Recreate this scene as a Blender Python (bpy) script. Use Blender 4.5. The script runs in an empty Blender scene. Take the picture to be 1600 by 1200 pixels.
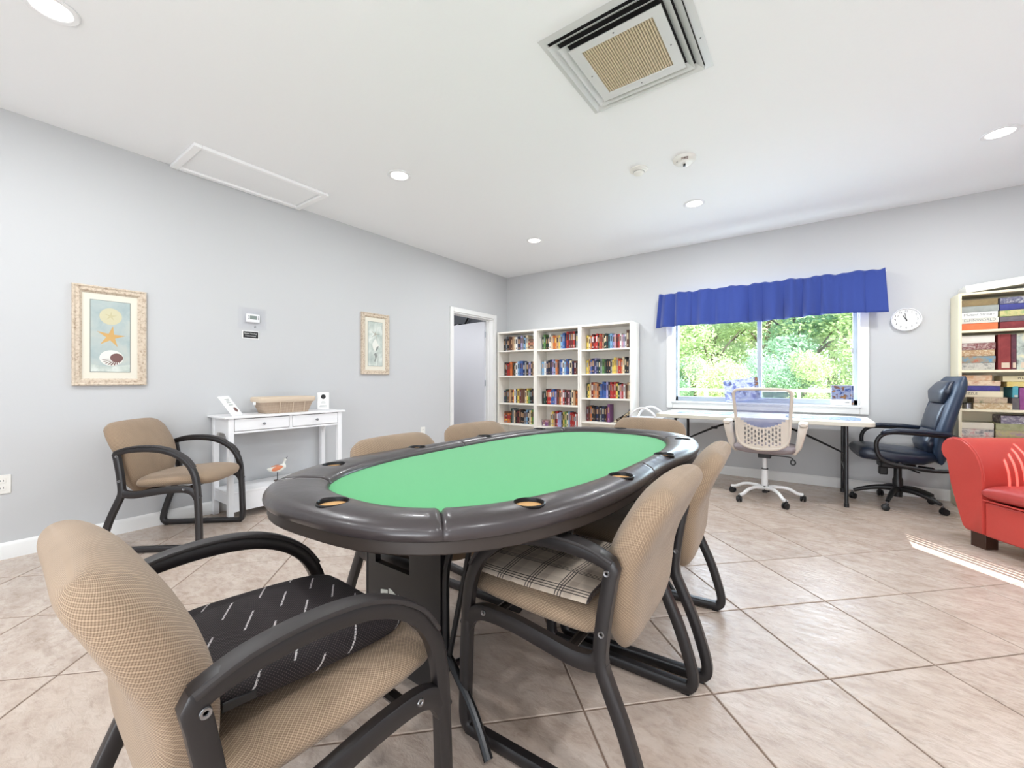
import bpy, bmesh, math, random
from mathutils import Vector, Matrix
R_ = random.Random(7)
D = bpy.data
C = bpy.context.scene.collection
PI = math.pi
rad = math.radians
sc = bpy.context.scene

# ------------------------------------------------------------------ camera, world, sun, exposure
cam_d = D.cameras.new('camera'); cam = D.objects.new('camera', cam_d); C.objects.link(cam)
cam.location = (0, 0, 1.083); cam.rotation_euler = (PI / 2, 0, math.atan(471 / 650.0))
cam_d.sensor_width = 36; cam_d.lens = 650 / 1600 * 36; cam_d.shift_y = -4.5 / 1600
cam_d.clip_start = .05; cam_d.clip_end = 400
sc.camera = cam
sc.view_settings.view_transform = 'Standard'; sc.view_settings.look = 'None'
sc.view_settings.gamma = 1; sc.view_settings.use_curve_mapping = False
sc.view_settings.exposure = -0.68
sc.cycles.transparent_max_bounces = 24
W = D.worlds.new('world'); sc.world = W; W.use_nodes = True
bg = W.node_tree.nodes['Background']; bg.inputs[0].default_value = (.80, .90, 1, 1); bg.inputs[1].default_value = 4.5

def add_light(name, kind, loc, rot=(0, 0, 0), energy=10, color=(1, 1, 1), **kw):
    l = D.lights.new(name, kind); l.energy = energy; l.color = color
    for k, v in kw.items(): setattr(l, k, v)
    o = D.objects.new(name, l); o.location = loc; o.rotation_euler = rot; C.objects.link(o); return o
EL = rad(40)
sund = Vector((-.68 * math.cos(EL), .733 * math.cos(EL), -math.sin(EL)))
sun = add_light('sun', 'SUN', (8, -8, 8), energy=22, color=(1, .98, .95), angle=rad(.08))
sun.rotation_euler = sund.to_track_quat('-Z', 'Y').to_euler()
LAMP_W = 16.5
WINDOW_W = 34.0

# room extents
X0, X1, Y0, Y1, H = -3.99, 2.2, -2.5, 5.37, 2.74
# area lamps: sky light at the back window, added fill behind the camera
add_light('front_fill', 'AREA', (.45, Y0 + .03, 1.2), (PI / 2, 0, 0), WINDOW_W * .45, (.93, .97, 1), shape='RECTANGLE', size=2.0, size_y=2.1)  # added fill panel at the made-up door opening
add_light('ceiling_fill', 'AREA', (.45, Y0 + .12, .35), (rad(146), 0, 0), 92, (.94, .97, 1), shape='RECTANGLE', size=2.0, size_y=.5)  # added upward-facing lamp that brightens the ceiling
add_light('daylight_back_window', 'AREA', (-.52, Y1 + .16, 1.44), (-PI / 2, 0, 0), WINDOW_W * 2.6, (.72, .84, 1), shape='RECTANGLE', size=1.75, size_y=1.15)

# ------------------------------------------------------------------ materials
def lin(c): return tuple(((v / 255) / 12.92 if v / 255 <= .04045 else ((v / 255 + .055) / 1.055) ** 2.4) for v in c) + (1,)
class NT:
    def __init__(s, m): s.t = m.node_tree; s.b = s.t.nodes['Principled BSDF']
    def n(s, typ, **kw):
        x = s.t.nodes.new(typ)
        for k, v in kw.items(): setattr(x, k, v)
        return x
    def l(s, a, b): s.t.links.new(a, b)
    def m(s, op, a, b=None, c=None):
        x = s.n('ShaderNodeMath', operation=op)
        for i, v in enumerate((a, b, c)):
            if v is None: continue
            if isinstance(v, (int, float)): x.inputs[i].default_value = v
            else: s.l(v, x.inputs[i])
        return x.outputs[0]
    def co(s, what='Object'): return s.n('ShaderNodeTexCoord').outputs[what]
    def sep(s, v):
        x = s.n('ShaderNodeSeparateXYZ'); s.l(v, x.inputs[0]); return x.outputs
    def noise(s, v, scale, detail=3, rough=.5, dist=0):
        x = s.n('ShaderNodeTexNoise'); x.inputs['Scale'].default_value = scale; x.inputs['Detail'].default_value = detail
        x.inputs['Roughness'].default_value = rough; x.inputs['Distortion'].default_value = dist
        if v is not None: s.l(v, x.inputs['Vector'])
        return x.outputs['Fac']
    def ramp(s, f, stops):
        x = s.n('ShaderNodeValToRGB'); e = x.color_ramp.elements
        while len(e) < len(stops): e.new(.5)
        for i, (p, c) in enumerate(stops): e[i].position = p; e[i].color = lin(c)
        s.l(f, x.inputs[0]); return x.outputs[0]
    def mix(s, f, a, b):
        x = s.n('ShaderNodeMix', data_type='RGBA')
        for i, v in ((0, f), (6, a), (7, b)):
            if isinstance(v, (int, float)): x.inputs[i].default_value = v
            elif isinstance(v, tuple): x.inputs[i].default_value = lin(v)
            else: s.l(v, x.inputs[i])
        return x.outputs[2]
    def bump(s, h, strength=.3, dist=.002):
        x = s.n('ShaderNodeBump'); x.inputs['Strength'].default_value = strength; x.inputs['Distance'].default_value = dist
        s.l(h, x.inputs['Height']); s.l(x.outputs[0], s.b.inputs['Normal'])
    def color(s, c): s.l(c, s.b.inputs['Base Color'])
def mat(name, c, rough=.5, metal=0, spec=.5, emit=0, bump=None, var=0, sheen=0, alpha=1, coat=0):
    m = D.materials.new(name); m.use_nodes = True; n = NT(m); b = n.b
    b.inputs['Base Color'].default_value = lin(c); b.inputs['Roughness'].default_value = rough
    b.inputs['Metallic'].default_value = metal; b.inputs['Specular IOR Level'].default_value = spec
    if emit: b.inputs['Emission Color'].default_value = lin(c); b.inputs['Emission Strength'].default_value = emit
    if sheen: b.inputs['Sheen Weight'].default_value = sheen
    if coat: b.inputs['Coat Weight'].default_value = coat
    if bump: n.bump(n.noise(n.co(), bump[0], 4), bump[1], bump[2] if len(bump) > 2 else .002)
    if var:
        f = n.noise(n.co(), 3.0, 4)
        n.color(n.mix(f, tuple(max(0, v - var) for v in c), tuple(min(255, v + var) for v in c)))
    if alpha < 1: b.inputs['Alpha'].default_value = alpha
    return m

M = {}
M['wall'] = mat('wall_paint', (199, 200, 201), .85, bump=(60, .12, .002))
M['ceiling'] = mat('ceiling_paint', (246, 247, 248), .9, bump=(35, .2, .003))
M['trim'] = mat('white_trim_paint', (238, 238, 236), .45)
M['white'] = mat('white_lacquer', (240, 240, 241), .4)
M['door'] = mat('door_paint', (214, 215, 221), .5)
M['shelf'] = mat('white_laminate', (243, 239, 230), .5)
M['cream_shelf'] = mat('cream_laminate', (240, 230, 200), .5)
M['grout'] = mat('grout', (128, 108, 94), .8)
M['chrome'] = mat('chrome', (200, 200, 200), .25, 1)
M['steel'] = mat('brushed_steel', (150, 150, 152), .35, 1)
M['alu'] = mat('aluminium', (170, 178, 186), .45, .6)
M['black'] = mat('black_plastic', (22, 22, 24), .4)
M['blackm'] = mat('black_metal', (26, 26, 28), .3, .3)
M['frame'] = mat('chair_frame_plastic', (33, 30, 31), .36, bump=(300, .08, .0006))
M['armpad'] = mat('arm_pad_rubber', (46, 42, 42), .5)
M['leather'] = mat('dark_leather', (60, 54, 55), .3, bump=(45, .35, .0015), coat=.15)
M['apron'] = mat('dark_apron', (52, 44, 40), .5)
M['felt'] = mat('green_felt', (76, 170, 105), .95, bump=(500, .15, .0005), sheen=.2)
M['cork'] = mat('cork_disc', (205, 160, 105), .8, var=10)
M['tuff'] = mat('grey_seat_fabric', (140, 130, 132), .9, bump=(400, .2, .0006))
M['beigeplastic'] = mat('beige_plastic', (214, 203, 190), .5)
M['whitemetal'] = mat('white_metal', (232, 232, 232), .35)
M['execleather'] = mat('blue_black_leather', (27, 37, 54), .32, bump=(60, .3, .001), coat=.1)
M['execside'] = mat('blue_black_vinyl', (40, 56, 78), .42)
M['red'] = mat('red_leather', (190, 68, 60), .40, bump=(40, .35, .0015), var=10)
M['redseat'] = mat('worn_red_leather', (178, 66, 62), .38, bump=(30, .5, .002), var=12)
M['wood_dark'] = mat('dark_brown_wood', (62, 38, 26), .35, var=10)
M['blue'] = mat('blue_fabric', (44, 66, 142), .85, bump=(260, .25, .0006), sheen=.3)
M['tabletop'] = mat('folding_table_plastic', (214, 210, 196), .45)
M['marble'] = mat('marble_sill', (225, 226, 228), .25, var=18)
M['lamp'] = mat('lamp_lens', (255, 250, 240), .5, emit=9)
M['grille'] = mat('tan_grille', (206, 190, 160), .6)
M['void'] = mat('near_black', (30, 28, 28), .9)
M['vent'] = mat('vent_metal', (214, 215, 214), .45)
M['ink'] = mat('black_ink', (40, 40, 42), .7)
M['redink'] = mat('dark_red_ink', (96, 40, 36), .7)
M['paper'] = mat('white_paper', (246, 246, 244), .7)
M['pages'] = mat('book_pages', (226, 214, 190), .9)
M['lcd'] = mat('lcd_screen', (128, 140, 134), .3)
M['plate'] = mat('ivory_plate', (236, 234, 228), .4)
M['grey_ground'] = mat('neutral_grey_ground', (205, 205, 208), .9)
M['lawn'] = mat('lawn_grass', (206, 216, 150), .95, var=12)
M['bark'] = mat('tree_bark', (112, 100, 88), .95, var=12)
M['linen'] = mat('basket_lining', (216, 198, 176), .9, bump=(200, .3, .001))
M['hall'] = mat('hall_grey', (150, 153, 160), .8)
M['gold'] = mat('starfish_orange', (205, 165, 104), .8, var=10)
M['sand'] = mat('sand_dollar_cream', (206, 200, 168), .8, var=8)
M['shellbrown'] = mat('shell_brown', (120, 88, 84), .8)
M['shellwhite'] = mat('shell_white', (228, 228, 220), .8)
M['greyink'] = mat('grey_wash_ink', (140, 145, 140), .8)
M['orange'] = mat('orange_paint', (214, 130, 92), .6)

def m_glass():
    m = D.materials.new('window_glass'); m.use_nodes = True; t = m.node_tree
    t.nodes.clear(); o = t.nodes.new('ShaderNodeOutputMaterial'); mx = t.nodes.new('ShaderNodeMixShader')
    a = t.nodes.new('ShaderNodeBsdfTransparent'); a.inputs[0].default_value = (.96, .98, .98, 1)
    g = t.nodes.new('ShaderNodeBsdfGlossy'); g.inputs['Roughness'].default_value = .02; mx.inputs[0].default_value = .02
    t.links.new(a.outputs[0], mx.inputs[1]); t.links.new(g.outputs[0], mx.inputs[2]); t.links.new(mx.outputs[0], o.inputs[0]); return m
M['glass'] = m_glass()
def m_clear():
    m = m_glass(); m.name = 'clear_plastic'; m.node_tree.nodes['Transparent BSDF'].inputs[0].default_value = (.992, .992, .997, 1); return m
M['clear'] = m_clear()

def m_tile():
    m = D.materials.new('stone_tile'); m.use_nodes = True; n = NT(m)
    oi = n.n('ShaderNodeObjectInfo'); off = n.m('MULTIPLY', oi.outputs['Random'], 60)
    cv = n.n('ShaderNodeCombineXYZ'); n.l(off, cv.inputs[0]); n.l(n.m('MULTIPLY', oi.outputs['Random'], -37), cv.inputs[1])
    ad = n.n('ShaderNodeVectorMath', operation='ADD'); n.l(n.co(), ad.inputs[0]); n.l(cv.outputs[0], ad.inputs[1]); v = ad.outputs[0]
    st = n.n('ShaderNodeMapping'); st.inputs['Scale'].default_value = (1, 1.9, 1); st.inputs['Rotation'].default_value = (0, 0, .5); n.l(v, st.inputs[0])
    f = n.noise(st.outputs[0], 5, 8, .66, .25)
    base = n.ramp(f, [(.3, (176, 158, 144)), (.45, (190, 173, 160)), (.58, (199, 184, 172)), (.72, (206, 193, 182))])
    f2 = n.noise(st.outputs[0], 17, 6, .7, .4)
    sp = n.ramp(f2, [(.36, (170, 150, 134)), (.52, (255, 255, 255))])
    mu = n.n('ShaderNodeMix', data_type='RGBA', blend_type='MULTIPLY'); mu.inputs[0].default_value = .30
    n.l(base, mu.inputs[6]); n.l(sp, mu.inputs[7])
    n.color(n.mix(n.m('MULTIPLY', oi.outputs['Random'], .25), mu.outputs[2], (206, 186, 170)))
    hgt = n.m('ADD', n.noise(st.outputs[0], 16, 6, .62, 1.0), n.m('MULTIPLY', f2, .5))
    n.bump(hgt, .6, .005); n.b.inputs['Roughness'].default_value = .21
    return m
M['tile'] = m_tile()

def m_weave(name, c1, c2, pitch=.0056):
    m = D.materials.new(name); m.use_nodes = True; n = NT(m)
    s = n.sep(n.co('UV'))
    k = 2 * PI / pitch
    a = n.m('SINE', n.m('MULTIPLY', s[0], k)); b = n.m('SINE', n.m('MULTIPLY', s[1], k * 1.0))
    c = n.m('SINE', n.m('MULTIPLY', n.m('ADD', s[0], s[1]), k * .5))
    h = n.m('ADD', n.m('MULTIPLY', n.m('MULTIPLY', a, b), .5), .5)
    h2 = n.m('MULTIPLY', n.m('ADD', h, n.m('MULTIPLY', c, .18)), 1)
    nz = n.noise(n.co(), 9, 3)
    base = n.mix(n.m('MULTIPLY', h2, 1), c1, c2)
    x = n.n('ShaderNodeMix', data_type='RGBA', blend_type='MULTIPLY'); x.inputs[0].default_value = .35
    n.l(base, x.inputs[6]); n.l(n.ramp(nz, [(.3, (205, 205, 205)), (.7, (255, 255, 255))]), x.inputs[7])
    n.color(x.outputs[2]); n.bump(h2, .5, .0012); n.b.inputs['Roughness'].default_value = .92
    n.b.inputs['Sheen Weight'].default_value = .15
    return m
M['tan'] = m_weave('tan_woven_fabric', (118, 96, 76), (182, 158, 132))

def m_blackmesh():
    m = D.materials.new('black_mesh_fabric'); m.use_nodes = True; n = NT(m); s = n.sep(n.co('UV'))
    a = n.m('MULTIPLY', n.m('SINE', n.m('MULTIPLY', s[0], 900)), n.m('SINE', n.m('MULTIPLY', s[1], 900)))
    dots = n.m('GREATER_THAN', a, .55)
    u = n.m('ADD', s[0], n.m('MULTIPLY', s[1], 1.7)); row = n.m('FLOOR', n.m('DIVIDE', u, .11))
    f = n.m('FRACT', n.m('DIVIDE', u, .11)); g = n.m('FRACT', n.m('ADD', n.m('DIVIDE', s[0], .13), n.m('MULTIPLY', row, .37)))
    dash = n.m('MULTIPLY', n.m('MULTIPLY', n.m('LESS_THAN', f, .07), n.m('LESS_THAN', g, .55)), n.m('GREATER_THAN', n.noise(n.co('UV'), 300, 2), .42))
    n.color(n.mix(dash, n.mix(n.m('MULTIPLY', dots, .35), (30, 24, 26), (120, 104, 104)), (205, 200, 200)))
    n.bump(a, .3, .001); n.b.inputs['Roughness'].default_value = .8; return m
M['blackmesh'] = m_blackmesh()
def m_plaid():
    m = D.materials.new('beige_plaid'); m.use_nodes = True; n = NT(m); s = n.sep(n.co('Object'))
    def line(x, p, ph, w): return n.m('LESS_THAN', n.m('FRACT', n.m('ADD', n.m('DIVIDE', x, p), ph)), w)
    l = line(s[0], .1, .0, .03)
    for x, ph in ((s[0], .09), (s[0], .18), (s[1], 0.), (s[1], .09), (s[1], .18)): l = n.m('MAXIMUM', l, line(x, .1, ph, .03))
    band = n.m('MULTIPLY', n.m('ADD', line(s[0], .1, .5, .25), line(s[1], .1, .5, .25)), .35)
    n.color(n.mix(l, n.mix(band, (206, 190, 172), (160, 142, 128)), (62, 54, 54)))
    n.b.inputs['Roughness'].default_value = .95; return m
M['plaid'] = m_plaid()
def m_picture(name, cols, scale=9, seed=0.):
    m = D.materials.new(name); m.use_nodes = True; n = NT(m)
    mp = n.n('ShaderNodeMapping'); mp.inputs['Location'].default_value = (seed, seed * 1.7, seed * .6); n.l(n.co('Object'), mp.inputs[0])
    f = n.noise(mp.outputs[0], scale, 3, .6, .4)
    x = n.ramp(f, [(.28 + .44 * i / (len(cols) - 1), c) for i, c in enumerate(cols)]); n.color(x); n.b.inputs['Roughness'].default_value = .65; return m
def m_leaf(name, a, b):
    m = D.materials.new(name); m.use_nodes = True; n = NT(m)
    n.color(n.mix(n.noise(n.co(), 1.3, 3), a, b)); n.b.inputs['Roughness'].default_value = .6
    n.b.inputs['Specular IOR Level'].default_value = .3
    tr = n.n('ShaderNodeBsdfTranslucent'); tr.inputs[0].default_value = lin(b); mx = n.n('ShaderNodeMixShader'); mx.inputs[0].default_value = .35
    o = [x for x in m.node_tree.nodes if x.type == 'OUTPUT_MATERIAL'][0]
    n.l(n.b.outputs[0], mx.inputs[1]); n.l(tr.outputs[0], mx.inputs[2]); n.l(mx.outputs[0], o.inputs[0]); return m
M['leafA'] = m_leaf('leaf_green', (150, 176, 130), (214, 228, 180))
M['leafB'] = m_leaf('leaf_yellow_green', (168, 186, 140), (222, 232, 194))
M['leafC'] = m_leaf('leaf_blue_green', (130, 168, 146), (190, 220, 192))
def m_wicker():
    m = D.materials.new('woven_wicker'); m.use_nodes = True; n = NT(m); s = n.sep(n.co('Object'))
    a = n.m('SINE', n.m('MULTIPLY', s[2], 700)); b = n.m('SINE', n.m('ADD', n.m('MULTIPLY', s[0], 500), n.m('MULTIPLY', s[1], 500)))
    h = n.m('ADD', n.m('MULTIPLY', n.m('ADD', a, n.m('MULTIPLY', b, .5)), .33), .5)
    n.color(n.mix(h, (150, 128, 108), (196, 176, 156))); n.bump(h, .6, .002); n.b.inputs['Roughness'].default_value = .85; return m
M['wicker'] = m_wicker()
M['frame_cream'] = m_picture('distressed_cream_frame', [(160, 138, 116), (206, 190, 170), (216, 202, 184)], 60)
M['print_blue'] = m_picture('pale_blue_print', [(160, 176, 178), (176, 188, 186), (192, 196, 188)], 8)
M['print_grey'] = m_picture('pale_green_grey_print', [(170, 182, 176), (196, 204, 196), (226, 230, 224)], 12, 3)
M['jigsaw'] = m_picture('jigsaw_picture', [(34, 52, 96), (70, 98, 140), (150, 170, 190), (80, 90, 120), (180, 190, 200)], 40, 5)
M['jigbox1'] = m_picture('jigsaw_box_lake', [(60, 70, 120), (140, 150, 210), (215, 222, 240), (110, 130, 190), (90, 70, 80)], 14, 2)
M['jigbox2'] = m_picture('jigsaw_box_night', [(30, 36, 70), (60, 80, 140), (150, 160, 190), (90, 50, 40), (190, 140, 80)], 22, 9)

# ------------------------------------------------------------------ mesh helpers
class MB:
    def __init__(s): s.v = []; s.f = []; s.mi = []; s.uv = []
    def add(s, vs, fs, mi=0, uvs=None):
        o = len(s.v); s.v += [tuple(p) for p in vs]
        for i, f in enumerate(fs):
            s.f.append([o + k for k in f]); s.mi.append(mi)
            s.uv.append(uvs[i] if uvs else [(0, 0)] * len(f))
        return s
    def box(s, x0, y0, z0, x1, y1, z1, mi=0, mt=None):
        vs = [Vector(p) for p in ((x0, y0, z0), (x1, y0, z0), (x1, y1, z0), (x0, y1, z0), (x0, y0, z1), (x1, y0, z1), (x1, y1, z1), (x0, y1, z1))]
        if mt is not None: vs = [mt @ v for v in vs]
        return s.add(vs, [(0, 3, 2, 1), (4, 5, 6, 7), (0, 1, 5, 4), (1, 2, 6, 5), (2, 3, 7, 6), (3, 0, 4, 7)], mi)
    def grid(s, rows, closed_u=True, caps=True, mi=0, uvscale=True):
        n = len(rows); m = len(rows[0]); fs = []; uvs = []
        vs = [p for r in rows for p in r]
        U = [[0.] for _ in rows]
        for i, r in enumerate(rows):
            for j in range(1, m + 1): U[i].append(U[i][-1] + (Vector(r[j % m]) - Vector(r[j - 1])).length)
            h = U[i][-1] / 2; U[i] = [x - h for x in U[i]]
        V = [0.]
        for i in range(1, n):
            V.append(V[-1] + max((Vector(rows[i][j]) - Vector(rows[i - 1][j])).length for j in range(0, m, max(1, m // 8))))
        mid = n // 2
        for i in range(n - 1):
            for j in range(m if closed_u else m - 1):
                k = (j + 1) % m
                fs.append((i * m + j, i * m + k, (i + 1) * m + k, (i + 1) * m + j))
                uvs.append(((U[mid][j], V[i]), (U[mid][j + 1], V[i]), (U[mid][j + 1], V[i + 1]), (U[mid][j], V[i + 1])))
        if caps and closed_u:
            fs.append(tuple(range(m - 1, -1, -1))); uvs.append([(0, 0)] * m)
            fs.append(tuple((n - 1) * m + j for j in range(m))); uvs.append([(0, 0)] * m)
        return s.add(vs, fs, mi, uvs)
    def tube(s, pts, r, n=8, closed=False, mi=0, caps=True):
        pts = [Vector(p) for p in pts]; L = len(pts); rows = []
        up = None
        for i, p in enumerate(pts):
            a = pts[(i - 1) % L] if (i or closed) else p; b = pts[(i + 1) % L] if (i < L - 1 or closed) else p
            t = (b - a).normalized()
            if up is None:
                up = Vector((0, 0, 1)) if abs(t.z) < .9 else Vector((1, 0, 0))
            x = (up - t * up.dot(t)).normalized(); up = x; y = t.cross(x)
            rr = r[i] if isinstance(r, (list, tuple)) else r
            rows.append([p + (x * math.cos(q) + y * math.sin(q)) * rr for q in [2 * PI * k / n for k in range(n)]])
        if closed: rows.append(rows[0]); caps = False
        return s.grid(rows, True, caps, mi)
    def cyl(s, p, q, r, n=16, mi=0): return s.tube([p, q], r, n, mi=mi)
    def lathe(s, prof, n=24, c=(0, 0, 0), mi=0, mt=None):
        rows = []
        for r, z in prof:
            rows.append([Vector((c[0] + r * math.cos(2 * PI * k / n), c[1] + r * math.sin(2 * PI * k / n), c[2] + z)) for k in range(n)])
        if mt is not None: rows = [[mt @ v for v in r] for r in rows]
        return s.grid(rows, True, True, mi)
    def prism(s, poly, z0, z1, mi=0, mt=None):
        n = len(poly); vs = [Vector((x, y, z0)) for x, y in poly] + [Vector((x, y, z1)) for x, y in poly]
        if mt is not None: vs = [mt @ v for v in vs]
        fs = [tuple(range(n - 1, -1, -1)), tuple(range(n, 2 * n))] + [(i, (i + 1) % n, n + (i + 1) % n, n + i) for i in range(n)]
        return s.add(vs, fs, mi)
    def sweep2(s, path, sec, w0, closed=True, mi=0, mt=None):
        """path in the (x,z) plane; sec: list of (normal offset, y offset)"""
        L = len(path); rows = []
        for i, (x, z) in enumerate(path):
            a = path[(i - 1) % L] if (i or closed) else path[i]; b = path[(i + 1) % L] if (i < L - 1 or closed) else path[i]
            tx, tz = b[0] - a[0], b[1] - a[1]; l = math.hypot(tx, tz) or 1; nx, nz = -tz / l, tx / l
            k = 1
            rows.append([Vector((x + nx * o * k, w0 + y, z + nz * o * k)) for o, y in sec])
        if mt is not None: rows = [[mt @ v for v in r] for r in rows]
        if closed: rows.append(rows[0])
        return s.grid(rows, True, not closed, mi)
    def mesh(s, name, sharp=35):
        me = D.meshes.new(name); me.from_pydata(s.v, [], s.f)
        me.polygons.foreach_set('material_index', s.mi)
        u = me.uv_layers.new(name='uv'); fl = []
        for q in s.uv:
            for a in q: fl += [a[0], a[1]]
        u.data.foreach_set('uv', fl)
        me.update(); bm = bmesh.new(); bm.from_mesh(me); bmesh.ops.recalc_face_normals(bm, faces=bm.faces); bm.to_mesh(me); bm.free()
        me.shade_smooth(); me.set_sharp_from_angle(angle=rad(sharp)); return me
    def obj(s, name, m=None, parent=None, sharp=35, bevel=0, seg=2, loc=None, rot=None):
        me = s.mesh(name, sharp)
        for x in (m if isinstance(m, (list, tuple)) else [m]):
            if x: me.materials.append(M[x] if isinstance(x, str) else x)
        return link(name, me, parent, bevel, seg, loc, rot)
def link(name, me, parent=None, bevel=0, seg=2, loc=None, rot=None):
    o = D.objects.new(name, me); C.objects.link(o)
    if parent: o.parent = parent
    if loc is not None: o.location = loc
    if rot is not None: o.rotation_euler = rot
    if bevel:
        b = o.modifiers.new('bevel', 'BEVEL'); b.width = bevel; b.segments = seg; b.limit_method = 'ANGLE'; b.angle_limit = rad(40)
    return o
def tag(o, label=None, cat=None, group=None, kind=None):
    if label: o['label'] = label
    if cat: o['category'] = cat
    if group: o['group'] = group
    if kind: o['kind'] = kind
    return o
def thing(name, label, cat, loc=(0, 0, 0), rz=0, group=None, rot=None):
    o = D.objects.new(name, None); C.objects.link(o); o.location = loc; o.rotation_euler = rot or (0, 0, rz); o.empty_display_size = .1
    return tag(o, label, cat, group)
def copy_tree(o, parent=None):
    c = o.copy(); C.objects.link(c)
    if parent: c.parent = parent
    for ch in list(o.children):
        copy_tree(ch, c)
    return c
def struct(mb, name, m, parent=None, **k):
    o = mb.obj(name, m, parent, **k)
    if not parent: o['kind'] = 'structure'
    return o
def bx(name, m, x0, y0, z0, x1, y1, z1, parent=None, bevel=0, seg=2):
    """box whose origin is its own centre of the base"""
    cx, cy = (x0 + x1) / 2, (y0 + y1) / 2
    return MB().box(x0 - cx, y0 - cy, 0, x1 - cx, y1 - cy, z1 - z0).obj(name, m, parent, bevel=bevel, seg=seg, loc=(cx, cy, z0))
def smooth_path(pts, n=6, closed=False):
    P = [Vector(p) for p in pts]; L = len(P); out = []
    for i in range(L if closed else L - 1):
        a = P[(i - 1) % L] if (closed or i) else P[i]; b = P[i]; c = P[(i + 1) % L]; d = P[(i + 2) % L] if (closed or i < L - 2) else c
        for k in range(n):
            t = k / n
            out.append(.5 * ((2 * b) + (c - a) * t + (2 * a - 5 * b + 4 * c - d) * t * t + (3 * b - a - 3 * c + d) * t ** 3))
    if not closed: out.append(P[-1])
    return out
def text_mesh(s, size=.1, ext=.0006, name='lettering'):
    cu = D.curves.new(name, 'FONT'); cu.body = s; cu.size = size; cu.extrude = ext; cu.align_x = 'CENTER'; cu.align_y = 'CENTER'; cu.resolution_u = 2
    o = D.objects.new(name, cu); C.objects.link(o); bpy.context.view_layer.update()
    me = D.meshes.new_from_object(o.evaluated_get(bpy.context.evaluated_depsgraph_get())); D.objects.remove(o); me.name = name; return me
def text(s, size, m, parent, loc, rot, name='lettering'):
    me = text_mesh(s, size, name=name); me.materials.clear(); me.materials.append(M[m]); return link(name, me, parent, loc=loc, rot=rot)
def superel(a, b, n, k=32):
    out = []
    for i in range(k):
        t = 2 * PI * i / k; c, s_ = math.cos(t), math.sin(t)
        out.append((a * math.copysign(abs(c) ** (2 / n), c), b * math.copysign(abs(s_) ** (2 / n), s_)))
    return out
def interp(tab, x):
    if x <= tab[0][0]: return tab[0][1]
    for (a, u), (b, v) in zip(tab, tab[1:]):
        if x <= b:
            t = (x - a) / (b - a); t = t * t * (3 - 2 * t); return u + (v - u) * t
    return tab[-1][1]

# ------------------------------------------------------------------ the room
WT = .14
T45 = rad(45); PITCH = .4655; TO = (0.047, 1.905)
fl = struct(MB().box(X0 - WT, Y0 - WT, -.12, X1 + WT, Y1 + WT, -.003), 'floor', 'grout')
def clip(poly, ax, lim, sign):
    out = []
    for i, p in enumerate(poly):
        q = poly[(i + 1) % len(poly)]; a = sign * (p[ax] - lim); b = sign * (q[ax] - lim)
        if a >= 0: out.append(p)
        if a * b < 0:
            t = a / (a - b); out.append((p[0] + (q[0] - p[0]) * t, p[1] + (q[1] - p[1]) * t))
    return out
hp = PITCH / 2 - .0034
def tile_mesh(poly, name='floor_tile'):
    n = len(poly); cx = sum(p[0] for p in poly) / n; cy = sum(p[1] for p in poly) / n
    def sh(k): return [(cx + (x - cx) * (1 - k), cy + (y - cy) * (1 - k)) for x, y in poly]
    b = MB(); rows = [[(x, y, -.004) for x, y in poly], [(x, y, -.0018) for x, y in poly], [(x, y, 0) for x, y in sh(.010)]]
    b.grid(rows, True, True); me = b.mesh(name, 20); me.materials.append(M['tile']); return me
base_poly = [(math.cos(T45 + rad(90) * k + rad(45)) * hp * math.sqrt(2), math.sin(T45 + rad(90) * k + rad(45)) * hp * math.sqrt(2)) for k in range(4)]
full = tile_mesh(base_poly); tiles = []
ux, uy = math.cos(T45), math.sin(T45)
for i in range(-16, 17):
    for j in range(-16, 17):
        cx = TO[0] + PITCH * ((i + .5) * ux - (j + .5) * uy); cy = TO[1] + PITCH * ((i + .5) * uy + (j + .5) * ux)
        P = [(cx + x, cy + y) for x, y in base_poly]; Q = P
        for ax, lim, sg in ((0, X0, 1), (0, X1, -1), (1, Y0, 1), (1, Y1, -1)):
            if Q: Q = clip(Q, ax, lim, sg)
        if len(Q) < 3: continue
        ar = abs(sum(Q[k][0] * Q[(k + 1) % len(Q)][1] - Q[(k + 1) % len(Q)][0] * Q[k][1] for k in range(len(Q)))) / 2
        if ar < .0015: continue
        whole = len(Q) == 4 and all(abs(Q[k][0] - P[k][0]) + abs(Q[k][1] - P[k][1]) < 1e-6 for k in range(4))
        dv = cx * -.586 + cy * .810
        tiles.append((0 if dv > .2 else 1, math.hypot(cx, cy), whole, cx, cy, Q))
tiles.sort(key=lambda t: t[:2])
rest = MB()
for k, (_, _, whole, cx, cy, Q) in enumerate(tiles):
    if k < 296:
        me = full if whole else tile_mesh([(x - cx, y - cy) for x, y in Q])
        o = link('floor_tile', me, fl, loc=(cx, cy, 0))
    else: rest.prism(Q, -.004, 0)
if rest.v:
    tag(rest.obj('floor_tiles', 'tile', fl), kind='stuff')

# left wall with the doorway
DY0, DY1, DZ = 4.13, 5.02, 2.035
b = MB(); b.box(X0 - WT, Y0 - WT, 0, X0, DY0, H); b.box(X0 - WT, DY1, 0, X0, Y1 + WT, H); b.box(X0 - WT, DY0, DZ, X0, DY1, H)
struct(b, 'wall_left', 'wall')
WX0, WX1, WZ0, WZ1 = -1.415, .372, .822, 2.06
b = MB(); b.box(X0, Y1, 0, WX0, Y1 + WT, H); b.box(WX1, Y1, 0, X1 + WT, Y1 + WT, H); b.box(WX0, Y1, 0, WX1, Y1 + WT, WZ0); b.box(WX0, Y1, WZ1, WX1, Y1 + WT, H)
struct(b, 'wall_back', 'wall')
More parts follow.
